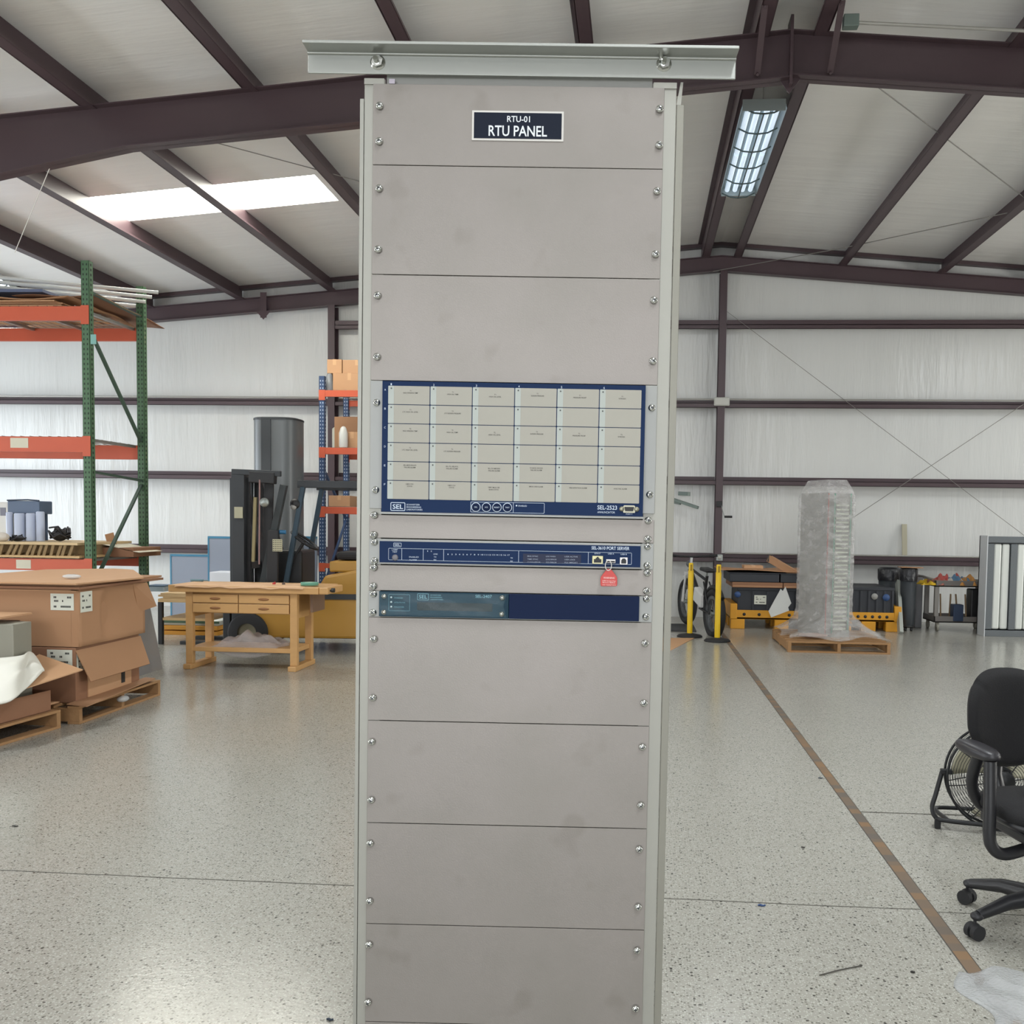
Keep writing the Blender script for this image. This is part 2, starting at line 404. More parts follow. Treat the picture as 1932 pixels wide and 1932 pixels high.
# ------------------------------------------------------------------ the relay rack
QR = Euler((R(-.1346), R(.314), R(3.5831)), 'XYZ')
QM = QR.to_matrix()
HT = 2.2191
base_loc = Vector((-.21152, 1.60888, 2.21908)) - QM @ Vector((0, 0, HT))
def rk(x, y, wd=0.0):
    d = ray(x, y); n = QM @ Vector((0, 1, 0)); o = base_loc + n*wd
    p = EYE + d*((o-EYE).dot(n)/d.dot(n)); q = QM.transposed() @ (p-base_loc); return q.x, q.z
alu = mat('rack_plate', 'aba69d', rough=.42, metal=.35, spec=.4); N, L, b = nodes(alu)
tc = N.new('ShaderNodeTexCoord')
def nz(sc, st=(1, 1, 1), det=4):
    mp = N.new('ShaderNodeMapping'); mp.inputs['Scale'].default_value = st; L.new(tc.outputs['Object'], mp.inputs[0])
    n = N.new('ShaderNodeTexNoise'); n.inputs['Scale'].default_value = sc; n.inputs['Detail'].default_value = det; L.new(mp.outputs[0], n.inputs[0]); return n.outputs['Fac']
def ramp(x, p0, p1, c0, c1):
    r = N.new('ShaderNodeValToRGB'); L.new(x, r.inputs[0]); r.color_ramp.elements[0].position = p0; r.color_ramp.elements[1].position = p1
    r.color_ramp.elements[0].color = c0; r.color_ramp.elements[1].color = c1; return r.outputs[0]
c = ramp(nz(7), .3, .7, rgb('8b8680'), rgb('918b86'))
st = ramp(nz(13, (1, 1, 1), 2), .62, .72, (0, 0, 0, 1), (.35, .35, .35, 1))
mx = N.new('ShaderNodeMix'); mx.data_type = 'RGBA'; L.new(st, mx.inputs['Factor']); L.new(c, mx.inputs['A']); mx.inputs['B'].default_value = rgb('7a746d')
L.new(mx.outputs['Result'], b.inputs['Base Color'])
bpn = N.new('ShaderNodeBump'); bpn.inputs['Strength'].default_value = .05; bpn.inputs['Distance'].default_value = .003; L.new(nz(420, (1, 1, 1), 2), bpn.inputs['Height']); L.new(bpn.outputs[0], b.inputs['Normal'])
stile = mat('rack_upright', 'a09f97', rough=.48, metal=.35, var=.05, vs=5, stretch=(2, 2, .6))
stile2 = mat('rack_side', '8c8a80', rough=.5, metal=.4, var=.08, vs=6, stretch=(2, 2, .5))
anglem = mat('aluminium_angle', 'a8aaa5', rough=.4, metal=.7, var=.04, vs=9, stretch=(.3, 1, 1))
zinc = mat('zinc_screw', 'd4d6d2', rough=.16, metal=1)
zdark = mat('screw_recess', '34363a', rough=.4, metal=.6)
navy = mat('navy_face', '1a2d4f', rough=.55, spec=.12)
navy2 = mat('dark_navy_face', '172340', rough=.55, spec=.1)
white_ink = mat('white_print', 'c9d6e6', rough=.6)
black_ink = mat('black_print', '1f1e1d', rough=.7)
silver = mat('silver_ear', '9a9b98', rough=.5, metal=.3)

rack = thing('relay_rack', 'tall bare metal equipment rack with grey blank plates in the centre, angle bar on top', 'equipment rack', base_loc, rot=QR)
def part(mb, name, m, parent=rack, **k): return mb.build(name, m, parent, **k)
def row(yl, yr): return (rk(705, yl)[1]+rk(1235, yr)[1])/2
# front uprights: channel with a flange, a rim and a web going back
zt_s = rk(700, 147)[1]; zl = rk(690, 184)[1]; zr = rk(1288, 196)[1]
for s, ue, ur in ((-1, .2565, .2640), (1, .2615, .2745)):
    mb = MB()
    def bx(a, c_, y0, y1, z0, z1): mb.box(min(s*a, s*c_), max(s*a, s*c_), y0, y1, z0, z1)
    bx(.222, ue, .0035, .0085, 0, zt_s); bx(ue-.004, ue, .0085, .10, 0, zt_s); bx(.222, ue, .095, .10, 0, zt_s)
    up = part(mb, 'upright', stile, bevel=.0008)
    mb = MB(); zz = zl if s < 0 else zr
    bx(ue+.001, ur, .004, .009, 0, zz); bx(ur-.003, ur, .009, .11, 0, zz)
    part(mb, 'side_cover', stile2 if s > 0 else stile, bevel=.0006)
    mb = MB(); a0 = s*(.2413-.028)
    mb.box(min(a0+s*.010, s*ue), max(a0+s*.010, s*ue), .001, .0034, HT-.001, zt_s)
    part(mb, 'corner_tab', stile)
    # rear upright
mb = MB(); mb.box(-.215, -.2135+.008, .0, .003, HT, zt_s-.001); part(mb, 'tape_bit', mat('lilac_tape', 'b9b1bd', rough=.6))
p0 = rk(1277, 195); p1 = rk(1290, 195); p2 = rk(1290, 152); p3 = rk(1284, 152)
mb = MB(); mb.ngon([(p0[0], .006, p0[1]), (p1[0]-.004, .006, p1[1]), (p2[0], .006, p2[1]), (p3[0]+.001, .006, p3[1])], .003, (0, 1, 0))
part(mb, 'bent_flange_tip', stile)
part(MB().box(-.2205, .2215, .009, .013, HT-.004, zt_s+.01), 'top_crossbar', mat('crossbar_grey', '93938f', rough=.5, metal=.5))
part(MB().box(-.262, .272, -.05, .35, 0, .006), 'base_plate', stile2)
part(MB().box(-.262, .262, .09, .094, .02, HT), 'rear_sheet', stile2)
# top angle bar
xa, za = rk(578, 104); xb, zb = rk(1386, 111)[0], rk(582, 139)[1]
zc = (rk(582, 104)[1]+rk(1384, 111)[1])/2; zd = (rk(583, 140)[1]+rk(1388, 151)[1])/2
xa = rk(582, 139)[0]; xb = rk(1387, 150)[0]
mb = MB(); mb.box(xa, xb, -.004, .0, zd, zc+.005); mb.box(xa, xb, -.038, -.004, zc, zc+.005)
mb.tube([(xa, -.0045, zc-.0005), (xb, -.0045, zc-.0005)], .0032, 8)
ang = part(mb, 'top_angle_bar', anglem, bevel=.0012)
for x, y in ((712, 116), (1253, 119)):
    u, z = rk(x, y, -.008); mb = MB()
    mb.ngon([(u+.0098*math.cos(k*PI/3+.3), -.0055, z+.0098*math.sin(k*PI/3+.3)) for k in range(6)], .0065, (0, -1, 0))
    mb.lathe([(0, 0), (.0125, 0), (.0125, .0015), (0, .0015)], 20, Matrix.Translation((u, -.004, z)) @ Matrix.Rotation(R(90), 4, 'X'))
    mb.cyl((u-.001, -.012, z), (u-.001, -.018, z+.001), .0045, 12)
    mb.build('bolt', zinc, ang)
mb = MB(); u, z = rk(1247, 107, -.02); mb.cyl((u, -.02, z+.006), (u, -.02, z-.004), .0032, 10); mb.build('bolt_end', zinc, ang)

# blank plates with their screws
def screw(u, z, parent, y=-.0035, r=.0062):
    mb = MB(); M = Matrix.Translation((u, y+.0006, z)) @ Matrix.Rotation(R(90), 4, 'X') @ Matrix.Rotation(random.uniform(0, 3), 4, 'Z')
    mb.lathe([(r, 0), (r, .0012), (r*.86, .0028), (r*.55, .0039), (r*.2, .0043), (0, .0044)], 20, M)
    mb.cur = 1
    for a in (0, 90):
        M2 = M @ Matrix.Rotation(R(a), 4, 'Z'); mb.box(-r*.5, r*.5, -r*.11, r*.11, .0034, .0046, M2)
    return mb.build('screw', [zinc, zdark], parent)
SL = [(716, 199), (715, 266), (715, 355), (713, 470), (712, 557), (711, 673), (710, 759), (708, 924), (706, 972), (705, 1009), (706, 1023), (706, 1058), (705, 1071), (704, 1106), (704, 1121), (703, 1156), (705, 1206), (703, 1317), (701, 1400), (700, 1510), (698, 1592), (697, 1701), (696, 1783), (694, 1892)]
SR = [(1245, 205), (1244, 273), (1240, 360), (1237, 479), (1234, 566), (1232, 681), (1230, 769), (1226, 933), (1223, 982), (1222, 1017), (1222, 1031), (1221, 1067), (1221, 1081), (1220, 1115), (1220, 1130), (1219, 1164), (1217, 1214), (1215, 1327), (1212, 1410), (1209, 1520), (1206, 1603), (1204, 1712), (1202, 1794), (1199, 1904)]
Zs = [HT, row(312, 318), row(520, 524), row(718.5, 726.5), row(973, 978), row(1016.5, 1024), row(1066, 1074.5), row(1115, 1124), row(1165, 1173.5), row(1361, 1368.5), row(1554.5, 1562), row(1745, 1753.5), row(1930, 1939)]
Zs += [Zs[-1]-.1778*k for k in range(1, 4)]
g = .0006
def screws(parent, i0, n=2):
    for i in range(i0, i0+n):
        for P in (SL[i], SR[i]): screw(*rk(*P, -.004), parent)
def blank(z1, z0, i0=None):
    o = part(MB().box(-.2413, .2413, 0, .0032, z0+g, z1-g), 'blank_plate', alu, bevel=.0005)
    if i0 is not None: screws(o, i0)
    return o
plates = [blank(Zs[0], Zs[1], 0), blank(Zs[1], Zs[2], 2), blank(Zs[2], Zs[3], 4), blank(Zs[4], Zs[5], 8), blank(Zs[6], Zs[7], 12)]
for k, i in ((8, 16), (9, 18), (10, 20), (11, 22)): plates.append(blank(Zs[k], Zs[k+1], i))
for k in (12, 13): plates.append(blank(Zs[k], Zs[k+1]))
# engraved nameplate
x0, z1 = rk(891, 209); x1, z0 = rk(1063, 268); z1 = (z1+rk(1064, 211)[1])/2; z0 = (z0+rk(891, 265)[1])/2
npl = part(MB().box(x0, x1, -.0016, 0, z0, z1), 'nameplate', mat('nameplate_white', 'd2cfc9', rough=.5), bevel=.0004)
e = .0034
MB().box(x0+e, x1-e, -.0022, -.0016, z0+e, z1-e).build('nameplate_field', mat('nameplate_navy', '161d2c', rough=.5, spec=.15), npl)
mb = MB(); cx = (x0+x1)/2
a, bz = rk(922, 257), rk(1032, 258); put_text(mb, 'RTU PANEL', (a[0]+bz[0])/2, a[1], bz[0]-a[0], .0165, -.0022, 'C')
a, bz = rk(957, 231), rk(1000, 231); put_text(mb, 'RTU-01', (a[0]+bz[0])/2, a[1], bz[0]-a[0], .0095, -.0022, 'C')
mb.build('lettering', mat('engraved_white', 'dfe3e6', rough=.5), npl)

def device(name, label, cat):
    return thing(name, label, cat, base_loc, rot=QR)
def tx(mb, s, x0, y0, x1, h, yd, y1=None):
    a = rk(x0, y0, yd); c = rk(x1, y0 if y1 is None else y1, yd); put_text(mb, s, (a[0]+c[0])/2, a[1], c[0]-a[0], h, yd, 'C')
# ---- annunciator: ears, navy face, 36 label windows
ann = device('annunciator_panel', 'navy alarm annunciator with thirty-six white label windows, in the rack', 'alarm panel')
W2 = (rk(1239, 735, 0)[0]-rk(702, 725, 0)[0])/2
mb = MB(); mb.box(-.2413, .2413, -.001, .0028, Zs[4]+.010, Zs[3]-g); ears = mb.build('mounting_plate', silver, ann, bevel=.0005)
for i in (6, 7):
    for P in (SL[i], SR[i]): screw(*rk(*P, -.005), ears, y=-.0015)
yf = -.012
fx0 = rk(721.5, 719, yf)[0]; fx1 = rk(1218.5, 730, yf)[0]; fz1 = (rk(722, 719, yf)[1]+rk(1220, 727, yf)[1])/2; fz0 = (rk(717, 967, yf)[1]+rk(1215, 973.5, yf)[1])/2
MB().box(fx0, fx1, yf, -.001, fz0, fz1).build('face', navy, ann, bevel=.0006)
MB().box(fx0-.001, fx1+.001, yf+.001, .0, fz0-.0035, fz0).build('bottom_edge', silver, ann)
wt = mat('window_label', 'a5a297', rough=.55); wt2 = mat('window_strip', 'adb3ad', rough=.5); ledm = mat('led_dark', '4a4d4a', rough=.4)
def lerp(a, b, t): return a+(b-a)*t
TL, TR = rk(732.2, 728.6, yf), rk(1210.2, 735.4, yf); BL, BR = rk(731.3, 942.5, yf), rk(1206.4, 948.7, yf)
gx0, gx1 = (TL[0]+BL[0])/2, (TR[0]+BR[0])/2; gz1, gz0 = (TL[1]+TR[1])/2, (BL[1]+BR[1])/2
pw, ph = (gx1-gx0+.0012)/6, (gz1-gz0+.0012)/6
TXT = {(0, 0): ('T1', 'HIGH WINDING TEMP'), (1, 0): ('T1', 'HIGH OIL TEMP'), (2, 0): ('T1', 'HIGH OIL LEVEL'), (3, 0): ('T1', 'SUDDEN PRESSURE'), (4, 0): ('T1', 'PRESSURE RELIEF'), (5, 0): ('T1', 'NITROGEN'),
       (0, 1): ('T1', 'LTC HIGH OIL LEVEL'), (1, 1): ('T1', 'LTC SUDDEN PRESSURE'),
       (0, 2): ('T2', 'HIGH WINDING TEMP'), (1, 2): ('T2', 'HIGH OIL TEMP'), (2, 2): ('T2', 'HIGH OIL LEVEL'), (3, 2): ('T2', 'SUDDEN PRESSURE'), (4, 2): ('T2', 'PRESSURE RELIEF'), (5, 2): ('T2', 'NITROGEN'),
       (0, 3): ('T2', 'LTC HIGH OIL LEVEL'), (1, 3): ('T2', 'LTC SUDDEN PRESSURE'),
       (0, 4): ('SEL-487E RELAYS', 'FAILURE ALARM'), (1, 4): ('SEL-751 RELAYS', 'FAILURE ALARM'), (2, 4): ('SEL-735 METERS', 'FAILURE ALARM'), (3, 4): ('TX BANK DEVICES', 'FAILURE ALARM'),
       (0, 5): ('138KV CSV', 'STATUS'), (1, 5): ('138KV CSV', 'STATUS'), (2, 5): ('138KV MOD 138', 'BANK STATUS'), (3, 5): ('SMOKE OPEN ALARM',), (4, 5): ('FIRE DETECTION ALARM',), (5, 5): ('HVAC FAIL ALARM',)}
OFF = [0, .0012, .0042, .0012, .0030, .0036]
for c_ in range(6):
    for r_ in range(6):
        x0 = gx0+c_*pw; z1 = gz1-r_*ph; x1 = x0+pw-.0014; z0 = z1-ph+.0012
        wn = MB().ngon(rrect(x0, x1, z0, z1, .0012, yf-.0004), .0004, (0, 1, 0)).build('label_window', wt, ann)
        MB().ngon(rrect(x0, x0+.0095, z0, z1, .0012, yf-.0006), .0002, (0, 1, 0)).build('clear_strip', wt2, wn)
        mb = MB(); mb.ngon([(x0+.0052+.00135*math.cos(2*PI*k/12), yf-.0011, z1-.0042+.00135*math.sin(2*PI*k/12)) for k in range(12)], .0005, (0, 1, 0)); mb.build('led', ledm, wn)
        if (c_, r_) in TXT:
            L_ = TXT[(c_, r_)]; mb = MB(); cx = x0+.0095+(x1-x0-.0095)*.5-.002
            zt = z1-.0088-OFF[c_]*(.9 if r_ < 4 else 1) if r_ < 4 or len(L_) > 1 else z1-.0060-OFF[c_]*.4
            if r_ >= 4 and len(L_) > 1: zt = z1-.0062-OFF[c_]*.7
            for s_ in L_: put_text(mb, s_, cx, zt, len(s_)*.00145, .0020, yf-.0005, 'C', th=.0002); zt -= .0036
            mb.build('lettering', black_ink, wn)
mb = MB()
for i, s_ in enumerate('123456'): tx(mb, s_, 737+i*80.3, 727+i*1.35, 739.5+i*80.3, .0035, yf-.0002)
for i, s_ in enumerate('ABCDEF'): tx(mb, s_, 725.3-i*.2, 737+i*35.7, 728.3-i*.2, .0032, yf-.0002)
def logo(mb, x0, y0, x1, y1, yd, t):
    a = rk(x0, y0, yd); c = rk(x1, y1, yd); frame_rect(mb, a[0], c[0], c[1], a[1], t, yd-.0003, t*1.6)
    w = c[0]-a[0]; h = a[1]-c[1]; put_text(mb, 'SEL', (a[0]+c[0])/2, c[1]+h*.24, w*.72, h*.52, yd, 'C')
logo(mb, 737, 947.5, 764.5, 964, yf-.0002, .0011)
for i, s_ in enumerate(('SCHWEITZER', 'ENGINEERING', 'LABORATORIES')): tx(mb, s_, 767, 953.5+i*4.6, 792+i*2.5, .0026, yf-.0002)
a = rk(888, 946.5, yf); c = rk(1027, 969, yf); frame_rect(mb, a[0], c[0], c[1], a[1], .0006, yf-.0003, .0015)
u = rk(968.5, 955, yf)[0]; mb.box(u-.0003, u+.0003, yf-.0003, yf, c[1], a[1])
tx(mb, 'ENABLED', 978, 955.8, 994, .0026, yf-.0002)
u, z = rk(974.5, 954, yf); mb.ngon([(u+.0014*math.cos(2*PI*k/10), yf-.0004, z+.0014*math.sin(2*PI*k/10)) for k in range(10)], .0003, (0, 1, 0))
tx(mb, 'SEL-2523', 1127, 961, 1164, .0066, yf-.0002, 962.5); tx(mb, 'ANNUNCIATOR', 1127, 968, 1160, .0032, yf-.0002, 969); tx(mb, 'PORT F', 1181, 971, 1193, .002, yf-.0002)
mb.build('printed_legend', white_ink, ann)
for i, s_ in enumerate(('SEL', 'ACK', 'RESET', 'TEST')):
    u, z = rk(898+i*19.8, 956.8+i*.25, yf); M = Matrix.Translation((u, yf, z)) @ Matrix.Rotation(R(90), 4, 'X')
    bt = MB().lathe([(.0078, 0), (.0078, .0006), (.007, .001), (0, .001)], 28, M).build('push_button', navy2, ann)
    mb = MB(); mb.lathe([(.0068, .0010), (.0078, .0010), (.0078, .0014), (.0068, .0014)], 28, M, caps=False); put_text(mb, s_, u, z-.0011, .0018*len(s_), .0022, yf-.0010, 'C'); mb.build('button_ring', white_ink, bt)
u, z = rk(1187, 960.5, yf)
mb = MB()
for s in (-1, 1): mb.lathe([(0, 0), (.0042, 0), (.0042, .0025), (.0030, .0034), (0, .0034)], 16, Matrix.Translation((u+s*.0125, yf, z)) @ Matrix.Rotation(R(90), 4, 'X'))
mb.ngon([(u-.0115, yf, z+.002), (u-.0085, yf, z+.0062), (u+.0085, yf, z+.0062), (u+.0115, yf, z+.002), (u+.0095, yf, z-.0062), (u-.0095, yf, z-.0062)], .0016, (0, -1, 0))
con = mb.build('serial_connector', mat('connector_metal', '8f8d7c', rough=.35, metal=.7), ann)
MB().ngon([(u-.0082, yf-.0017, z+.0036), (u+.0082, yf-.0017, z+.0036), (u+.0066, yf-.0017, z-.0036), (u-.0066, yf-.0017, z-.0036)], .0015, (0, -1, 0)).build('connector_insert', mat('connector_black', '15161a', rough=.5), con)

# ---- port server
ps = device('port_server', 'thin navy one-unit port server with network and usb sockets, under the annunciator', 'network device')
y2 = -.010
ears = MB().box(-.2413, .2413, -.001, .0028, Zs[6]+.001, Zs[5]-.001).build('mounting_plate', silver, ps, bevel=.0005)
for i in (10, 11):
    for P in (SL[i], SR[i]): screw(*rk(*P, -.005), ears, y=-.0015)
px0 = rk(716, 1022, y2)[0]; px1 = rk(1209, 1030, y2)[0]; pz1 = (rk(716, 1022, y2)[1]+rk(1209, 1029, y2)[1])/2; pz0 = (rk(716, 1061.5, y2)[1]+rk(1208, 1070, y2)[1])/2
MB().box(px0, px1-.0, y2+.0015, -.001, pz0-.0028, pz1+.0036).build('case_front', silver, ps, bevel=.0006)
MB().box(px0, px1, y2, y2+.0015, pz0, pz1).build('face', navy, ps, bevel=.0004)
mb = MB()
def fr(x0, y0, x1, y1, yd=y2, t=.0005, r=.0015):
    a = rk(x0, y0, yd); c = rk(x1, y1, yd); frame_rect(mb, a[0], c[0], c[1], a[1], t, yd-.0003, r)
fr(733, 1034, 1191.5, 1065.5)
a = rk(733, 1034, y2); c = rk(1191.5, 1065.5, y2)
for x in (758, 798.5, 837, 978.5, 1110): u = rk(x, 1050, y2)[0]; mb.box(u-.0003, u+.0003, y2-.0003, y2, c[1], a[1])
logo(mb, 742.5, 1024, 757.3, 1032, y2-.0001, .0006)
tx(mb, 'SEL-3610 PORT SERVER', 1116, 1036.5, 1187.5, .0052, y2-.0002, 1037)
for s_, xx, yy, x2 in (('LAMP', 739.5, 1038.5, 750.5), ('TEST', 740.5, 1042.5, 749.5), ('ENABLED', 772, 1052, 790), ('ALARM', 772, 1057.5, 786), ('LINK', 818, 1046.5, 826), ('TX', 818.5, 1052, 823.5), ('RX', 818.5, 1057.5, 823.5), ('1', 806.3, 1041, 807.4), ('2', 812.5, 1041, 815), ('TX', 963, 1054, 967.5), ('RX', 963, 1060, 967.5), ('ETH F', 1122, 1045.5, 1132.5), ('USB A', 1147, 1046, 1158.5), ('USB B', 1171, 1047, 1182.5)):
    tx(mb, s_, xx, yy, x2, .0022, y2-.0002)
for i in range(17): tx(mb, str(i+1), 844.5+i*7.1-(1 if i > 8 else 0), 1047+i*.09, 847+i*7.1+(1 if i > 8 else 0)-(1 if i == 0 else 0), .0022, y2-.0002)
mb.build('printed_legend', white_ink, ps)
a = rk(987, 1044.5, y2); c = rk(1096, 1063.5, y2)
sc = MB().box(a[0], c[0], y2-.0003, y2, c[1], a[1]).build('status_window', mat('status_dark', '2a2f45', rough=.4, spec=.15), ps)
mb = MB()
for i, (aa, bb, cc) in enumerate((('IRIG SYNC', 'LOG WARN', 'USER ACTIVE'), ('TIME SYNC', 'LOG ERROR', 'USER LOCK'), ('CLOCK ERROR', 'SYS ERROR', 'FILE IMPORT'))):
    for s_, xx in ((aa, 995), (bb, 1030), (cc, 1065)): tx(mb, s_, xx, 1050.5+i*5.6+(xx-995)*.012, xx+2.25*len(s_), .0022, y2-.0005)
mb.build('status_legend', mat('dim_print', '9aa3b4', rough=.6), sc)
u, z = rk(745.5, 1052, y2); MB().lathe([(.0052, 0), (.0052, .0012), (.0035, .002), (0, .002)], 24, Matrix.Translation((u, y2, z)) @ Matrix.Rotation(R(90), 4, 'X')).build('lamp_test_button', mat('button_grey', '6d6b70', rough=.4), ps)
def socket(name, x0, y0, x1, y1, hole, m):
    a = rk(x0, y0, y2); c = rk(x1, y1, y2); o = MB().box(a[0], c[0], y2-.0016, y2, c[1], a[1]).build(name, m, ps, bevel=.0004)
    w = c[0]-a[0]; h = a[1]-c[1]
    MB().ngon([(a[0]+w*q[0], y2-.0017, c[1]+h*q[1]) for q in hole], .0003, (0, -1, 0)).build('socket_opening', MATS['connector_black'], o)
socket('network_socket', 1117.5, 1048.5, 1137.5, 1064, [(.15, .15), (.85, .15), (.85, .6), (.68, .6), (.68, .75), (.58, .75), (.58, .88), (.42, .88), (.42, .75), (.32, .75), (.32, .6), (.15, .6)], mat('gold_shell', 'a5a07c', rough=.35, metal=.6))
socket('usb_square_socket', 1169.5, 1051.5, 1184, 1065.5, [(.18, .15), (.82, .15), (.82, .62), (.65, .85), (.35, .85), (.18, .62)], mat('steel_shell', 'a9a6a4', rough=.35, metal=.7))
a = rk(1143.5, 1055, y2); c = rk(1161, 1064.5, y2)
o = MB().box(a[0], c[0], y2-.004, y2, c[1]+.002, a[1]).build('usb_socket', mat('steel_shell', 'a9a6a4'), ps, bevel=.0004)
MB().box(a[0]+.001, c[0]-.001, y2-.0055, y2-.004, c[1]+.003, a[1]-.0025).build('usb_plug', MATS['connector_black'], o)

# ---- red warning tag hanging from the usb plug
tg = device('warning_tag', 'small red plastic warning tag hanging by a loop from the port server', 'tag')
yt = y2-.0065
P = [(1145.5, 1073.5), (1152.5, 1073.5), (1163, 1087), (1164.5, 1091), (1164.5, 1103), (1163, 1106), (1134.5, 1106), (1133, 1103), (1133, 1091), (1134.5, 1087)]
Q = [rk(x, y, yt) for x, y in P]
MB().ngon([(u, yt, z) for u, z in reversed(Q)], .0016, (0, 1, 0)).build('tag_body', mat('red_plastic', 'c0281e', rough=.35), tg, bevel=.0004)
mb = MB()
for s_, x0, yy, x1, h in (('WARNING', 1138.5, 1091.8, 1159.5, .0031), ('USB Access Key', 1136.5, 1096.8, 1161.5, .0020), ('Remove Before', 1137, 1100, 1160.5, .0020), ('use equipment', 1136.5, 1104, 1161.8, .0016)): tx(mb, s_, x0, yy, x1, h, yt-.0001)
mb.build('tag_lettering', mat('tag_print', 'f2d9d2', rough=.6), tg)
a = rk(1148, 1057, yt); c = rk(1149, 1077, yt)
pts = [(a[0]+.0001+.0052*math.cos(t), yt-.001, (a[1]+c[1])/2+.0085*math.sin(t)) for t in [2*PI*k/20 for k in range(20)]]
MB().tube(pts, .0007, 6, closed=True).build('tag_loop', mat('white_cord', 'd9d6cf', rough=.5), tg)

# ---- clock unit with its protective film, and the dark cover plate right of it
ck = device('satellite_clock', 'half-width blue-green clock unit under glossy protective film, lowest device in the rack', 'clock unit')
y3 = -.010
ears = MB().box(-.2413, .2413, -.001, .0028, Zs[8]+g, Zs[7]-g).build('mounting_plate', silver, ck, bevel=.0005)
for i in (14, 15):
    for P in (SL[i], SR[i]): screw(*rk(*P, -.005), ears, y=-.0015)
cz1 = (rk(715, 1116, y3)[1]+rk(1207, 1125, y3)[1])/2; cz0 = (rk(714, 1164, y3)[1]+rk(1205, 1171, y3)[1])/2
cx0 = rk(715, 1140, y3)[0]; cxm = rk(959.5, 1145, y3)[0]; cx1 = rk(1206, 1150, y3)[0]
MB().box(cx0, cxm, y3, -.001, cz0, cz1).build('clock_face', mat('film_teal', '0f3040', rough=.4, spec=.15, var=.25, vs=30, stretch=(1, 1, 3)), ck, bevel=.0004)
MB().box(cxm+.0005, cx1, y3+.001, -.001, cz0, cz1-.0002).build('cover_plate', navy2, ck, bevel=.0004)
a = rk(787, 1136, y3); c = rk(929, 1154, y3)
MB().box(a[0], c[0], y3-.0004, y3, c[1], a[1]).build('display_window', mat('display_dark', '161c1c', rough=.25, spec=.2), ck)
mb = MB(); logo(mb, 787.5, 1119.5, 809, 1132.5, y3-.0002, .0008)
for i in range(3): tx(mb, ('SCHWEITZER', 'ENGINEERING', 'LABORATORIES')[i], 812, 1124+i*4.1, 832+i*2.2, .0022, y3-.0002)
tx(mb, 'SEL-2407', 897, 1127.5, 928, .0048, y3-.0002)
a = rk(733.5, 1121, y3); c = rk(773, 1153, y3); frame_rect(mb, a[0], c[0], c[1], a[1], .0004, y3-.0003, .0012)
for i, s_ in enumerate(('ENABLED', 'SATELLITE LOCK', 'HOLDOVER')): tx(mb, s_, 744, 1129+i*8.6, 744+2.3*min(len(s_), 9), .0020, y3-.0002)
mb.build('printed_legend', mat('film_print', '6fa0ad', rough=.5), ck)
for i in range(3):
    u, z = rk(738.2, 1127+i*8.8, y3); MB().lathe([(.0016, 0), (.0016, .0008), (0, .0014)], 12, Matrix.Translation((u, y3, z)) @ Matrix.Rotation(R(90), 4, 'X')).build('indicator_led', mat('led_white', 'cfe0e2', rough=.3), ck)
for x, y in ((725, 1125), (724.5, 1155), (947.5, 1128), (946.5, 1158.5)):
    u, z = rk(x, y, y3); M = Matrix.Translation((u, y3, z)) @ Matrix.Rotation(R(90), 4, 'X')
    MB().lathe([(.0045, 0), (.0045, .002), (.0030, .0032), (0, .0032)], 18, M).build('thumb_screw', mat('nickel', '9a988f', rough=.25, metal=1), ck)
filmm = mat('clear_film', '9fbcc4', rough=.12, alpha=.05, spec=.5)
a0 = rk(716, 1117, y3); b0 = rk(957, 1165, y3)
def film(u, v):
    x = a0[0]+(b0[0]-a0[0])*u; z = b0[1]+(a0[1]-b0[1])*v
    h = .0035+.0014*math.sin(x*45+v*4)*math.sin(v*PI)+.0005*math.sin(x*90-v*5)+(.006*max(0, (u-.93)/.07)*abs(math.sin(v*9)))
    return (x-(.006*max(0, (u-.93)/.07)*(1-abs(v-.5)*1.6) if u > .93 else 0), y3-h, z)
MB().sheet(film, 60, 12, .0002).build('protective_film', filmm, ck)

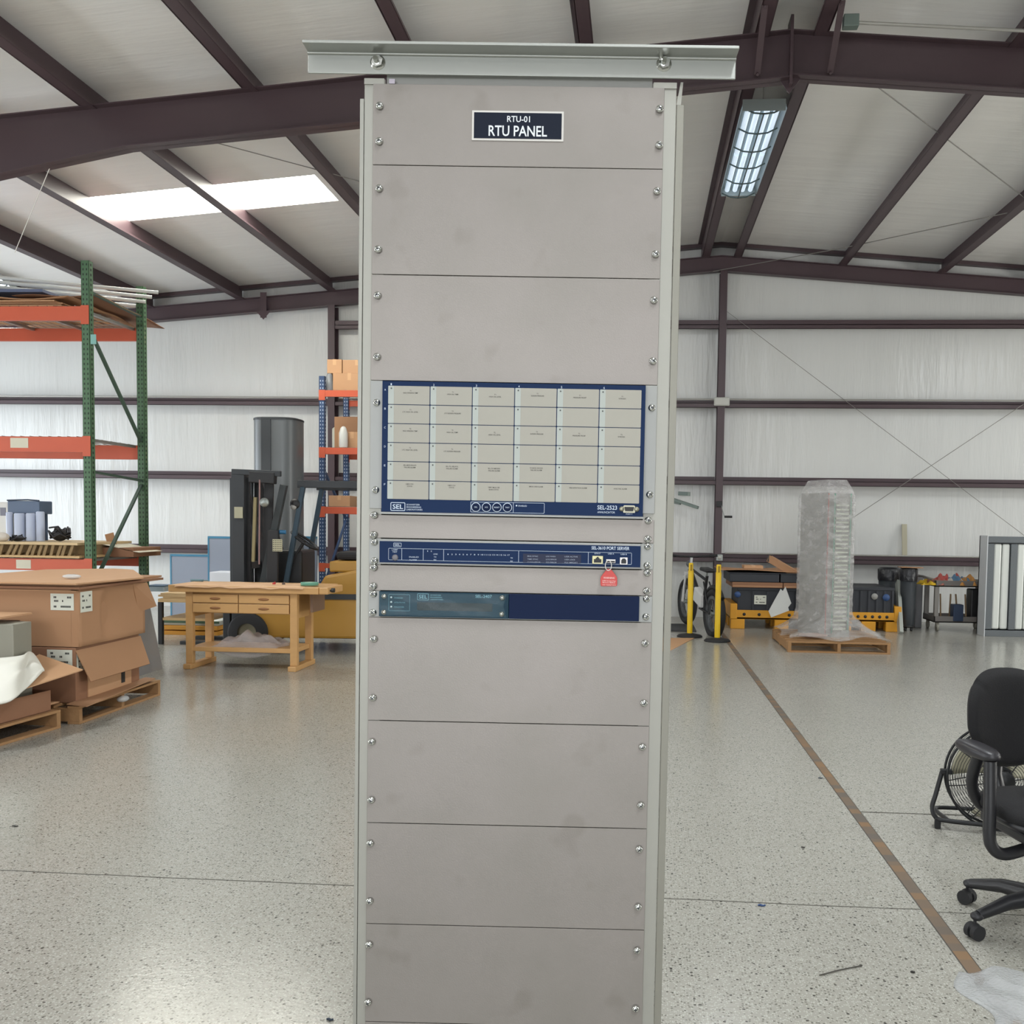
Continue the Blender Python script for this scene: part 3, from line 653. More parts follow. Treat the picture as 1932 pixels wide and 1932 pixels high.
# ------------------------------------------------------------------ ceiling light fixtures and wires
refl = mat('reflector_grey', '9aa3a3', rough=.35, metal=.4)
tubem = mat('lamp_tube_lit', 'ffffff', rough=.4, emit='e4f1ff', es=5.0)
tubed = mat('lamp_tube', 'dfeaf0', rough=.25, emit='d6eaff', es=.62)
wire_m = mat('guard_wire', '4d5a5a', rough=.4, metal=.5)
cable_m = mat('steel_cable', '8a8883', rough=.45, metal=.6)
def fixture(loc, L, label, watts, lit, zr=0, guard=True, group=None):
    t = thing('high_bay_light', label, 'ceiling light', loc, zr, group)
    hw = .19; mb = MB()
    mb.box(-hw, hw, -L/2, L/2, .06, .075)
    for s in (-1, 1): mb.ngon([(s*hw, -L/2, .075), (s*(hw+.025), -L/2, -.01), (s*(hw+.022), -L/2, -.012), (s*(hw-.006), -L/2, .07)], L, (0, 1, 0))
    for s in (-1, 1): mb.box(-hw-.01, hw+.01, s*L/2-.006, s*L/2+.006, -.03, .075)
    mb.build('housing', refl, t)
    for k in range(4):
        x = -.135+.09*k
        for h in (-1, 1):
            MB().cyl((x, h*.03, .03), (x, h*(L/2-.04), .03), .028, 12).build('lamp_tube', lit, t)
    if guard:
        mb = MB()
        n = 5 if L > 2 else 3
        for k in range(n+1):
            y = -L/2+.01+k*(L-.02)/n; mb.tube([(-hw, y, 0), (-hw*.5, y, -.045), (0, y, -.055), (hw*.5, y, -.045), (hw, y, 0)], .008, 6)
        for x in (-.0,): mb.tube([(x, -L/2, -.055), (x, L/2, -.055)], .008, 6)
        mb.build('wire_guard', wire_m, t)
    mb = MB(); zt = rz(loc[0])-loc[2]-.02
    for s in (-1, 1): mb.cyl((0, s*(L/2-.1), .075), (0, s*(L/2-.1), zt), .003, 6)
    mb.build('hanging_wire', cable_m, t)
    if watts:
        l = bpy.data.lights.new('lamp', 'AREA'); l.shape = 'RECTANGLE'; l.size = .34; l.size_y = L-.1; l.energy = watts; l.color = LAMPC
        o = bpy.data.objects.new('lamp', l); C.objects.link(o); o.parent = t; o.location = (0, 0, -.062)
    return t
LAMPC = (.94, .98, 1.0); WT = 135
fixture((1.10, 10.45, 5.40), 2.35, 'long four-tube strip light with wire guard under the roof ridge', 45, tubed)
fixture((-7.9, 11.1, 4.30), 1.2, 'glowing strip light hung low at the left, above the green rack', 60, tubem, R(20))
fixture((6.25, 11.2, 4.72), 1.2, 'strip light barely in view right of the ridge', 60, tubem)
# the fixtures of the bays overhead and behind the photographer (outside the frame)
OVER = ['strip light under the ridge above the rack', 'strip light over the left bay beside the photographer', 'strip light over the right bay beside the photographer', 'strip light under the ridge behind the photographer', 'strip light over the left bay behind the photographer', 'strip light over the right bay behind the photographer', 'strip light far right beyond the frame edge']
for i, (x, y) in enumerate(((1.1, 4.6), (-6.0, 4.6), (8.5, 5.2), (1.1, -1.0), (-6.0, -1.2), (8.0, -1.2), (11.5, 12.0))):
    fixture((x, y, 5.0 if abs(x-RX) > 3 else 5.3), 2.35, OVER[i], WT, tubem, guard=False, group='strip lights overhead')

def cable(pts, r, label, name='steel_cable', m=None, cat='cable'):
    return tag(MB().tube(pts, r, 6).build(name, m or cable_m), label, cat)
def roofpt(x, y, dz):
    d = ray(x, y); best = None
    for s in (1, -1):
        t = (RZ-dz-EYE.z+s*RX/12)/(d.z+s*d.x/12); P = EYE+d*t
        if (P.x-RX)*s >= -1e-6 and t > 0: best = P
    return best
yw = YW-.26
cable([aY(1372, 588, yw), aY(1932, 1010, yw)], .004, 'thin brace cable falling to the right across the end wall')
cable([aY(1600, 983, yw-.02), aY(1932, 762, yw-.02), aY(2080, 664, yw-.02)], .005, 'thin brace cable rising to the right across the end wall')
cable([roofpt(1640, 152, .22), roofpt(1932, 372, .22), roofpt(2050, 455, .22)], .006, 'thin roof brace cable crossing the purlins at upper right')
cable([aY(1345, 512, YW-.3), roofpt(1590, 468, .22), roofpt(1932, 395, .22)], .006, 'thin roof brace cable rising right from the ridge column')
cable([roofpt(380, 262, .22), roofpt(560, 310, .22), roofpt(690, 345, .22)], .005, 'thin roof brace cable between purlins left of the rack')
a = aY(100, 302, 8.38); b_ = aY(28, 476, 8.9)
cable([a, b_], .004, 'white cord hanging from the main rafter at upper left', 'hanging_cord', mat('white_cord', 'd9d6cf', rough=.5), 'cord')
# conduits along two girts, with their boxes
cond = mat('conduit_grey', 'a3a19b', rough=.4, metal=.4); boxm = mat('junction_box', 'b9b9b2', rough=.45)
y1 = YW-.24
for zc, x0, x1, lab in ((3.425, -10.9, -5.1, 'thin grey conduit along the left girt above the forklift'), (3.425, -4.8, 13.0, 'long grey conduit along the girt behind the rack'), (1.035, 1.35, 13.0, 'grey conduit along the low girt over the storage bins')):
    MBx = MB().tube([(x0, y1+.02, zc), (x1, y1+.02, zc)], .013, 8); tag(MBx.build('wall_conduit', cond), lab, 'pipe')
jb = thing('junction_box', 'white junction box on the ridge column at the upper conduit', 'electrical box', (1.245, YW-.232, 3.385))
MB().box(-.12, .12, -.05, .0, -.065, .065).build('box_body', boxm, jb, bevel=.012)
MB().box(-.105, .105, -.054, -.05, -.05, .05).build('box_lid', boxm, jb, bevel=.003)
p = aY(1357, 1052, y1)
jb = thing('junction_box', 'small grey junction box low on the ridge column', 'electrical box', (p.x, YW-.232, p.z))
MB().box(-.05, .05, -.05, .0, -.05, .05).build('box_body', galv, jb, bevel=.006); MB().lathe([(0, 0), (.03, 0), (.03, .004), (0, .004)], 16, Matrix.Translation((0, -.05, 0)) @ Matrix.Rotation(R(90), 4, 'X')).build('box_cover', boxm, jb)
# roof conduit at the upper right with its box
a = roofpt(1605, 42, .30); b_ = roofpt(1932, 58, .30)
t = thing('ceiling_conduit', 'thin grey pipe with a green-grey box under the roof, upper right', 'pipe', a)
d = b_-a; MB().tube([(0, 0, 0), d, d*1.6], .014, 8).build('pipe', cond, t)
MB().box(-.06, .06, -.04, .04, -.045, .05).build('box_body', mat('box_greygreen', '6d7a74', rough=.5, metal=.3), t, bevel=.005)
# strap hook on the ridge column
black = mat('black_plastic', '1c1c1e', rough=.5); rubber = mat('black_rubber', '202022', rough=.75)
t = thing('column_hook', 'black hook with a short grip on the ridge column', 'hook', aY(1357, 951, YW-.24))
MB().box(-.045, .045, -.03, .0, -.045, .045).build('clamp', black, t, bevel=.006)
p = aY(1374, 975, YW-.3)-t.location
MB().tube([(.03, -.02, .0), (.05, -.04, -.1), p-Vector((.06, 0, 0))], .006, 6).build('hook_arm', galv, t); MB().cyl(p-Vector((.06, 0, 0)), p+Vector((.06, 0, 0)), .018, 10).build('grip', black, t)
# folded bracket left of the ridge column
t = thing('wall_arm_bracket', 'grey-green two-arm bracket on the wall left of the ridge column', 'bracket', aY(1262, 938, YW-.25))
gg = mat('bracket_grey', '76827d', rough=.45, metal=.3)
o_ = t.location
MB().bar(aY(1255, 937, YW-.3)-o_, aY(1317, 958, YW-.6)-o_, .05, .045).build('lower_arm', gg, t, bevel=.003)
MB().bar(aY(1282, 931, YW-.3)-o_, aY(1300, 932, YW-.45)-o_, .06, .06).build('upper_arm', gg, t, bevel=.003)
MB().bar(aY(1262, 946, YW-.3)-o_, aY(1284, 950, YW-.42)-o_, .04, .04).build('joint_arm', gg, t, bevel=.003)
MB().box(-.2, -.02, .0, .25, -.06, .06).build('wall_plate', gg, t, bevel=.004)
# board standing on the low girt
wood = mat('pale_wood', 'c39a63', rough=.55, var=.12, vs=5, stretch=(1, 1, 8)); woodb = mat('bench_wood', 'c79b65', rough=.42, var=.09, vs=5, stretch=(1, 6, 6))
ply = mat('plywood', 'c8a878', rough=.6, var=.1, vs=6); rough_wood = mat('pallet_wood', 'a07a52', rough=.8, var=.2, vs=9, bump=.2, bs=40)
p0 = aY(1707, 1042, YW-.12); p1 = aY(1707, 989, YW-.03)
tag(MB().bar((p0.x, p0.y, 1.035), (p1.x-.005, p1.y, p1.z), .075, .02, up=(0, 1, 0)).build('wood_stick', mat('grey_board', 'aaa58f', rough=.6)), 'short pale board standing upright on the low girt', 'board')

# ------------------------------------------------------------------ green pallet rack at the left
green = mat('rack_green', '4a6b4c', rough=.5, var=.1, vs=8); orange = mat('rack_orange', 'c4583a', rough=.45, var=.08, vs=4); darkh = mat('slot_dark', '26302a', rough=.8)
wirem = mat('deck_wire', '9c9a94', rough=.4, metal=.7)
blue_r = mat('rack_blue', '2c4468', rough=.5)
def slotted_post(parent, x, y, h, w, d, m, dk=darkh):
    po = MB(); po.box(x-w/2, x+w/2, y-d/2, y-d/2+.003, 0, h); po.box(x-w/2, x-w/2+.003, y-d/2, y+d/2, 0, h); po.box(x+w/2-.003, x+w/2, y-d/2, y+d/2, 0, h); po.box(x-w/2-.02, x+w/2+.02, y-d/2-.02, y+d/2+.02, 0, .008)
    s = po; s.cur = 1; z = .1
    while z < h-.04:
        for sx in (-1, 1): s.ngon([(x+sx*w*.22-.007, y-d/2-.0006, z), (x+sx*w*.22+.007, y-d/2-.0006, z), (x+sx*w*.22+.005, y-d/2-.0006, z+.022), (x+sx*w*.22-.005, y-d/2-.0006, z+.022)], .0005, (0, 1, 0))
        s.box(x+w/2, x+w/2+.0008, y-.012, y+.012, z, z+.024)
        z += .0508
    return po.build('post', [m, dk], parent)
YF, YR = 9.62, 10.70
pf = aY(169, 900, YF); XF = pf.x; HG = aY(169, 493, YF).z
gr = thing('pallet_rack', 'green pallet rack with orange beams at the far left', 'storage rack', (XF, YF, 0))
for y in (0, YR-YF):
    slotted_post(gr, 0, y, HG, .085, .075, green); slotted_post(gr, -2.75, y, HG, .085, .075, green)
D = YR-YF
for X0 in (0, -2.75):
    for a, b2 in (((0, .04, 3.42), (0, D-.04, 2.35)), ((0, .04, 1.95-.0), (0, D-.04, 1.90)), ((0, D-.04, 1.85), (0, .04, .75)), ((0, .04, .70), (0, D-.04, .66)), ((0, .04, HG-.3), (0, D-.04, HG-.34))):
        MB().bar((X0+a[0], a[1], a[2]), (X0+b2[0], b2[1], b2[2]), .035, .025).build('frame_brace', mat('brace_dark_green', '3c5245', rough=.5), gr)
def beamz(y0, y1, px=150): return aY(px, y1, YF).z, aY(px, y0, YF).z
LV = [beamz(579.5, 606), beamz(825, 854), beamz(1055, 1077)]
for i, (z0, z1) in enumerate(LV):
    for y in (-.045, D+.0):
        o = MB().box(-2.70, -.045, y, y+.045, z0, z1).box(-.085+.04, .0+.043, y-.004, y, z0-.04, z1+.01).build('beam', orange, gr, bevel=.003)
    mb = MB(); zz = z1+.002
    for k in range(26): x = -2.66+k*.102; mb.cyl((x, -.045, zz+.003), (x, D+.045, zz+.003), .003, 5)
    for k in range(7): y = .0+k*D/6; mb.cyl((-2.68, y, zz), (-.06, y, zz), .003, 5)
    for k in range(5): x = -2.5+k*.6; mb.box(x-.02, x+.02, .0, D, zz-.03, zz-.003)
    mb.build('wire_deck', wirem, gr)
labm = mat('shelf_label', 'cfcab6', rough=.6)
for (x0, x1, y0, y1) in ((19, 53, 826, 845), (30, 58, 1056, 1073)):
    a = aY(x0, y0, YF-.05); c = aY(x1, y1, YF-.05); MB().box(a.x-XF, c.x-XF, -.0475, -.046, c.z, a.z).build('shelf_label', labm, gr)
a = aY(176, 640, YF-.04); MB().box(a.x-XF-.03, a.x-XF+.03, -.0395, -.0380, a.z-.05, a.z+.05).build('small_sticker', mat('aqua_sticker', '7fb0a8', rough=.6), gr)

card = mat('cardboard', 'a67d5b', rough=.75, var=.06, vs=3); card2 = mat('cardboard_dark', '896248', rough=.8, var=.08, vs=4); card3 = mat('cardboard_light', 'bb926d', rough=.75, var=.06, vs=5)
def flat_stack(name, label, x0, x1, y0, y1, z, n, m, rot=0, cat='cardboard', gr_=None, th=.012, jit=.06, edge_m=None):
    t = thing(name, label, cat, ((x0+x1)/2, (y0+y1)/2, z), rot, gr_)
    hx, hy = (x1-x0)/2, (y1-y0)/2
    for i in range(n):
        dx, dy = random.uniform(-jit, jit), random.uniform(-jit, jit)
        MB().box(-hx+dx, hx+dx, -hy+dy, hy+dy, i*th, (i+1)*th-.001, Matrix.Rotation(random.uniform(-.03, .03), 4, 'Z')).build('sheet', m, t)
    return t
zt = LV[0][1]+.012
flat_stack('cardboard_sheets', 'tan cardboard sheets lying on the top level of the green rack', XF-1.9, XF-.35, YF+.05, YR-.1, zt, 5, card3, cat='cardboard')
# bent sheets sliding to the back right and the dark roll among them
def wavy(x0, x1, y0, y1, z0, amp, tilt=0): return lambda u, v: (x0+(x1-x0)*u, y0+(y1-y0)*v, z0+tilt*v+amp*math.sin(u*7+v*3)+amp*.6*math.sin(v*11))
tag(MB().sheet(wavy(XF-1.5, XF-.2, YF-.02, YR+.25, zt+.09, .018, -.02), 14, 12, .008).build('bent_cardboard', card), 'warped brown cardboard sheet on top of the green rack stack', 'cardboard')
tag(MB().sheet(wavy(XF-.9, XF+.02, YF+.12, YR+.5, zt+.14, .012, -.04), 12, 10, .006).build('bent_cardboard', card2), 'darker curled cardboard sheet reaching past the rear green post', 'cardboard')
tag(MB().box(XF-2.2, XF-.55, YF+.1, YR-.2, zt+.17, zt+.20).build('blue_board', mat('dull_blue', '5b6580', rough=.6)), 'dull blue flat panel on the top level of the green rack', 'panel')
whitep = mat('white_plastic', 'cfd0cc', rough=.4)
for k in range(4):
    tag(MB().cyl((XF-1.9+.09*k, YF-.02+.03*k, zt+.235+.045*k), (XF-.02+.09*k, YR+.0-.03*k, zt+.235+.045*k), .02, 12).build('white_tube', whitep), ('lowest', 'second lowest', 'second highest', 'topmost')[k]+' of the long white tubes lying across the green rack top', 'tube', 'white tubes on the top of the green rack')
# third level: a palette of honeycomb board and things on it
z3 = LV[2][1]+.012
t = thing('honeycomb_board', 'thick tan honeycomb board with open cut edge on the green rack', 'board', (XF-1.4, YF+.45, z3))
MB().box(-1.25, 1.32, -.52, .55, .0, .022).build('lower_face', ply, t); MB().box(-1.3, 1.30, -.52, .55, .135, .16).build('upper_face', mat('ply_top', 'cfb58a', rough=.6), t)
mb = MB(); x = -1.22
while x < 1.2:
    mb.bar((x, -.50, .022), (x+random.uniform(.03, .06), -.50, .135), .03, .012, up=(0, 1, 0)); mb.bar((x+.03, -.45, .022), (x, .45, .135), .012, .02); x += random.uniform(.05, .09)
mb.box(-1.2, 1.28, -.35, .5, .022, .135)
mb.build('honeycomb_core', mat('honeycomb', '8d7654', rough=.9, var=.3, vs=20), t)
ztb = z3+.162
def aYl(x, y, Y): return aY(x, y, Y)
# things standing on the board: bin with white rolls, tangled black tool, small white bag, box
p = aY(56, 1015, YF+.45); s_ = .0
t = thing('blue_grey_bin', 'blue-grey open bin held upside down over white rolls, on the left rack shelf', 'bin', (p.x, YF+.55, ztb))
a = aY(27, 945, YF+.55); c = aY(87, 970, YF+.55)
bb = mat('bin_bluegrey', '56677f', rough=.5)
MB().box(a.x-p.x, c.x-p.x, -.12, .12, c.z-ztb, a.z-ztb).build('bin_body', bb, t, bevel=.01)
MB().tube([(a.x-p.x, -.12, a.z-ztb+.004), (0, -.125, a.z-ztb+.012), (c.x-p.x, -.12, a.z-ztb+.004)], .009, 6).build('bin_rim', mat('bin_rim', '2f3d50', rough=.5), t)
MB().box(a.x-p.x+.03, c.x-p.x-.02, .04, .06, 0, c.z-ztb).build('back_board', bb, t)
for k, (x0, x1, yt_) in enumerate(((28, 46, 968), (50, 66, 968), (69, 83, 965), (12, 23, 966))):
    a = aY(x0, yt_, YF+.35); c = aY(x1, yt_, YF+.35); r = (c.x-a.x)/2
    tag(MB().lathe([(r, 0), (r, a.z-ztb-.01), (r*.8, a.z-ztb), (0, a.z-ztb)], 20).build('white_roll', mat('roll_white', 'b9c2d6', rough=.5), loc=((a.x+c.x)/2, YF+.35, ztb)), ('second from left of the upright white rolls under the blue-grey bin', 'middle upright white roll, third from left under the blue-grey bin', 'rightmost and tallest upright white roll under the blue-grey bin', 'leftmost upright white roll, beside the white pump')[k], 'roll', 'white rolls on the green rack')
t = thing('hand_pump', 'white upright pump body with dark window, left edge of the rack shelf', 'pump', (aY(12, 950, YF+.5).x, YF+.5, ztb))
MB().box(-.06, .06, -.06, .06, 0, .42).build('pump_body', whitep, t, bevel=.01); MB().box(-.03, .035, -.064, -.06, .27, .36).build('dark_window', mat('smoke', '44465a', rough=.3), t)
def tangle(name, label, cat, c, rx, ry, rz_, n, m, r=.008, seed=3):
    rnd = random.Random(seed); mb = MB()
    for k in range(n):
        P = []; a0 = rnd.uniform(0, 6); 
        for i in range(8): a_ = a0+i*.8; P.append((rx*math.cos(a_)*rnd.uniform(.3, 1), ry*math.sin(a_)*rnd.uniform(.4, 1), rz_*(.1+rnd.random()*.9*(1-.5*abs(math.cos(a_))))))
        mb.tube(P, r, 6)
    mb.ell((0, 0, rz_*.35), (rx*.7, ry*.7, rz_*.34), 12, 8); return tag(mb.build(name, m, loc=c), label, cat)
p = aY(113, 1010, YF+.35)
tangle('black_tool_heap', 'tangled black hoses and clamps on the tan board, left rack', 'hoses', (p.x, YF+.35, ztb), .12, .12, .20, 7, black, .011)
p = aY(36, 1010, YF+.15)
tangle('hose_coil', 'small dark coiled hose in front of the white rolls', 'hose', (p.x, YF+.12, ztb), .1, .08, .08, 5, black, .007, 5)
p = aY(13, 1008, YF+.1); mb = MB(); mb.ell((0, 0, .045), (.075, .07, .05), 14, 8); tag(mb.build('white_bag', mat('paper_white', 'd2c9bd', rough=.6, bump=.6, bs=25), loc=(p.x, YF+.02, ztb)), 'crumpled pale paper bag at the left end of the board', 'bag')
p = aY(232, 1020, YR-.45)
t = thing('open_carton', 'flattened tan carton with a raised flap beside the rear green post', 'cardboard box', (p.x-.1, YR-.35, z3))
MB().box(-.33, .33, -.3, .3, 0, .1).build('carton_body', card2, t, bevel=.004); MB().bar((-.02, -.1, .1), (-.06, -.1, .25), .10, .01, up=(0, 1, 0)).build('raised_flap', card, t)
MB().sheet(lambda u, v: (-.3+.7*u, -.3+.5*v, .125+.02*math.sin(u*5)-.05*u*u), 10, 6, .006).build('white_sheet', mat('cream_sheet', 'd9d3bf', rough=.6), t)

# ------------------------------------------------------------------ pallets with cartons, left
def pallet(name, label, cx, cy, w, d, rot=0, m=rough_wood, h=.13, group=None):
    t = thing(name, label, 'pallet', (cx, cy, 0), rot, group)
    for k in range(7): y = -d/2+.05+(d-.1)*k/6; MB().box(-w/2, w/2, y-.045, y+.045, h-.018, h).build('deck_board', m, t, bevel=.002)
    for k in range(3): x = -w/2+.02+(w-.04)*k/2; MB().box(x-.019, x+.019, -d/2+.005, d/2-.005, .018, h-.018).build('stringer', m, t, bevel=.002)
    for k in range(3): y = -d/2+.05+(d-.1)*k/2; MB().box(-w/2, w/2, y-.045, y+.045, 0, .018).build('bottom_board', m, t, bevel=.002)
    return t
def sticker(parent, M, w, h, m, name='shipping_label', seed=0):
    o = MB().box(-w/2, w/2, -.0015, 0, -h/2, h/2, M).build(name, m, parent)
    mb = MB(); rnd = random.Random(seed)
    for zz, segs in ((.28, ((-.36, -.26), (.22, .36))), (.06, ((-.34, -.18), (.0, .06))), (-.28, ((-.36, -.24), (-.06, .34)))):
        for a, c in segs:
            x = a*w
            while x < c*w: mb.box(x, x+.008, -.0022, -.0016, zz*h-.007, zz*h+.007, M); x += .011
    mb.build('label_print', black_ink, o); return o
paperw = mat('label_paper', 'cfd0c2', rough=.6)
# rear pallet: two cartons and flat sheets
X1 = -3.96
pallet('wooden_pallet', 'wooden pallet carrying the two stacked cartons', X1-.62, 7.06, 1.16, 1.24, R(90))
cn = aY(147, 1222, 6.56); xr = aY(147, 1222, 6.56).x; zmid = cn.z; ztop = aY(147, 1106, 6.56).z
xl = xr-1.12
t = thing('cardboard_carton', 'lower of the two big stacked cartons, its side flap torn open', 'cardboard box', ((xl+xr)/2, 7.02, .131))
hw = (xr-xl)/2; H1 = zmid-.131-.004
MB().box(-hw+.02, hw-.03, -.44, .44, 0, H1).build('carton_body', card2, t, bevel=.006)
sticker(t, Matrix.Translation((hw-.15, -.441, H1-.075)), .19, .115, paperw)
sticker(t, Matrix.Translation((hw-.026, -.36, H1-.11)) @ Matrix.Rotation(R(90), 4, 'Z'), .15, .13, paperw)
MB().add([(hw-.028, -.44, H1-.02), (hw-.028, .46, H1-.02), (hw+.07, .42, H1-.24), (hw+.06, -.40, H1-.25), (hw-.034, -.44, H1-.02), (hw-.034, .46, H1-.02), (hw+.064, .42, H1-.245), (hw+.054, -.40, H1-.255)],
         [(0, 1, 2, 3), (7, 6, 5, 4), (0, 4, 5, 1), (1, 5, 6, 2), (2, 6, 7, 3), (3, 7, 4, 0)]).build('side_flap', card, t)
MB().box(hw-.029, hw-.022, -.30, .30, .02, H1-.19).build('inner_board', card3, t)
MB().box(hw-.0215, hw-.018, .15, .20, .05, H1-.17).build('dark_gap', mat('gap_dark', '2c2a28', rough=.9), t)
t = thing('cardboard_carton', 'upper of the two big stacked cartons, dented side and white labels', 'cardboard box', ((xl+xr)/2, 7.04, zmid))
H2 = ztop-zmid-.03
def dented(mb, x0, x1, y0, y1, z0, z1):
    n = 10
    def side(u, v):
        y = y0+(y1-y0)*u; z = z0+(z1-z0)*v; e = math.sin(PI*u)*math.sin(PI*v)
        return (x1-.05*e*(1 if u > .35 else .3)-.03*math.exp(-((u-.45)/.06)**2)*math.sin(PI*v), y, z)
    mb.sheet(side, 24, 10, .006); mb.box(x0, x1-.06, y0, y1, z0, z1); mb.box(x1-.061, x1-.004, y0, y0+.004, z0, z1); mb.box(x1-.061, x1-.004, y1-.004, y1, z0, z1); mb.box(x1-.061, x1-.004, y0, y1, z1-.004, z1)
mb = MB(); dented(mb, -hw, hw, -.46, .46, .001, H2); mb.build('carton_body', card, t)
sticker(t, Matrix.Translation((hw-.125, -.461, H2-.088)), .175, .12, paperw)
sticker(t, Matrix.Translation((hw+.001, -.37, H2-.09)) @ Matrix.Rotation(R(90), 4, 'Z'), .15, .15, paperw)
MB().box(-hw, hw-.02, -.463, -.4605, H2-.012, H2-.006).build('packing_tape', mat('brown_tape', 'c9a078', rough=.3), t)
mb = MB(); mb.add([(hw, .28, H2), (hw+.02, .46, H2), (hw+.07, .52, H2-.20), (hw-.02, .40, H2-.24), (hw-.006, .28, H2), (hw+.014, .46, H2), (hw+.064, .52, H2-.20), (hw-.026, .40, H2-.24)], [(0, 1, 2, 3), (7, 6, 5, 4), (0, 4, 5, 1), (1, 5, 6, 2), (2, 6, 7, 3), (3, 7, 4, 0)]); mb.build('torn_flap', card, t)
zs = zmid+H2+.004
t = thing('flat_cardboard', 'wide flattened cardboard sheets lying on the upper big carton', 'cardboard', ((xl+xr)/2, 7.2, zs))
MB().box(-hw-.1, hw+.03, -.66, .55, .002, .02).build('sheet', card2, t); MB().box(-hw-.1, hw-.01, -.60, .6, .021, .036).build('sheet', card, t)
pr = aY(257, 1089, 8.25)
mb = MB(); mb.ngon([(-hw-.1, -.68, .038), (hw+.02, -.68, .038), (hw+.1, .1, .038), (pr.x-(xl+xr)/2, 1.0, .044), (pr.x-(xl+xr)/2-.25, 1.12, .044), (-hw-.1, .9, .038)], .012, (0, 0, 1)); mb.build('sheet', card3, t)
tag(MB().ell((0, 0, .018), (.07, .05, .018), 14, 8).build('bubble_scrap', mat('clear_plastic', 'd8dcdc', rough=.2, alpha=.55)), 'small scrap of clear wrap on the flattened cardboard', 'plastic').location = ((xl+xr)/2+hw-.28, 6.95, zs+.051)
# loose sheets and a scrap on the rear pallet
t = thing('loose_cardboard', 'crooked cardboard sheet sticking out over the front of the rear pallet', 'cardboard', (X1-.6, 6.45, .134))
MB().sheet(lambda u, v: (-.55+.98*u, -.1+.16*v, .012+.01*math.sin(u*8)), 16, 4, .006).build('sheet', card3, t)
mb = MB(); mb.ngon([(.50, .03, .006), (.68, -.02, .004), (.60, 1.10, .02), (.50, 1.12, .02)], .006, (0, 0, 1)); mb.build('sheet', card, t)
tag(MB().ell((0, 0, .02), (.04, .06, .025), 12, 8).build('bubble_scrap', MATS['clear_plastic'], loc=(X1-.0, 7.05, .06)), 'small clump of clear film caught in the side of the rear pallet', 'plastic')
# front pallet with the open carton
pallet('wooden_pallet', 'wooden pallet under the open carton at the left edge', -4.66, 5.82, 1.2, 1.16, R(84))
t = thing('open_carton', 'open cardboard carton with wide flaps at the left edge', 'cardboard box', (-4.66, 5.85, .131), R(-6))
zr_ = .145
mb = MB()
for x0, x1, y0, y1 in ((-.54, -.533, -.52, .52), (.533, .54, -.52, .52), (-.533, .533, -.52, -.513), (-.533, .533, .513, .52)): mb.box(x0, x1, y0, y1, 0, zr_)
mb.box(-.54, .54, -.52, .52, 0, .006); mb.build('carton_body', card2, t)
Mc = (Matrix.Translation((-4.66, 5.85, .131)) @ Matrix.Rotation(R(-6), 4, 'Z')).inverted()
def flap(pts, m=card3):
    b = MB(); b.ngon(pts, .006, (0, 0, 1)); return b.build('flap', m, t)
tipf = Mc @ aY(156, 1263, 6.43); tb_ = Mc @ aY(74, 1234, 6.45)
b = MB(); b.add([(.54, -.52, zr_), tipf, tb_, (.10, .50, zr_+.01)]+[(.54, -.52, zr_-.008), tipf-Vector((0, 0, .008)), tb_-Vector((0, 0, .008)), (.10, .50, zr_)], [(0, 1, 2, 3), (7, 6, 5, 4), (0, 4, 5, 1), (1, 5, 6, 2), (2, 6, 7, 3), (3, 7, 4, 0)]); b.build('flap', card3, t)
flap([(-.54, -.52, zr_), (.54, -.52, zr_), (.50, -.80, zr_-.05), (-.54, -.80, zr_-.05)])
foam = mat('foam_white', 'dcdacf', rough=.6, bump=.25, bs=8)
t2 = thing('foam_wrap', 'crumpled white foam sheet spilling out of the open carton', 'foam sheet', (-4.66, 5.85, .131), R(-6))
Fp = [Mc @ aY(x, y, z) for x, y, z in ((-120, 1335, 5.6), (5, 1326, 5.7), (46, 1302, 5.9), (84, 1264, 6.2), (60, 1230, 6.3), (30, 1238, 6.05), (-120, 1250, 6.05))]
def foamf(u, v):
    # a soft sheet between its front edge and its back edge
    fr_ = [Fp[0], Fp[1], Fp[2], Fp[3]]; bk_ = [Fp[6], Fp[5], Fp[4], Fp[3]]
    def along(L_, k): Q = smooth(L_, 12); k = k*(len(Q)-1); i = min(len(Q)-2, int(k)); return Q[i].lerp(Q[i+1], k-i)
    p = along(fr_, u).lerp(along(bk_, u), v); e = math.sin(PI*u)**.5*math.sin(PI*v)
    return (p.x, p.y, p.z+.035*e+.012*math.sin(u*14+v*5)*e+.012*math.sin(v*13-u*6)*e)
MB().sheet(foamf, 30, 24, .012).build('foam_sheet', foam, t2)
g0 = aY(24, 1178, 6.1); g1 = aY(24, 1262, 6.1)
t3 = thing('grey_metal_cover', 'grey metal cover standing in the open carton at the left edge', 'metal cover', (g0.x-.30, 6.2, .14))
MB().box(-.35, .30, -.1, .1, 0, g0.z-.14).build('cover_body', mat('cover_grey', '8f8d80', rough=.45, metal=.2), t3, bevel=.006)
q0 = aY(48, 1230, 6.38); q1 = aY(40, 1170, 6.38)
t5 = thing('brown_board', 'brown cardboard upright with painted-in shade just behind the grey metal cover', 'cardboard', (g0.x-.30, 6.36, .14))
b = MB(); b.ngon([(-.35, 0, 0), (q0.x-g0.x+.34, 0, 0), (q0.x-g0.x+.30, 0, q0.z-.14), (q1.x-g0.x+.30, 0, q1.z-.14), (-.35, 0, q1.z-.14)], .01, (0, 1, 0)); b.build('board_face', mat('card_shadow_brown', '6f5648', rough=.8), t5)  # shadow beside the metal cover is put into this darker brown
lz = aY(38, 1166, 6.2).z
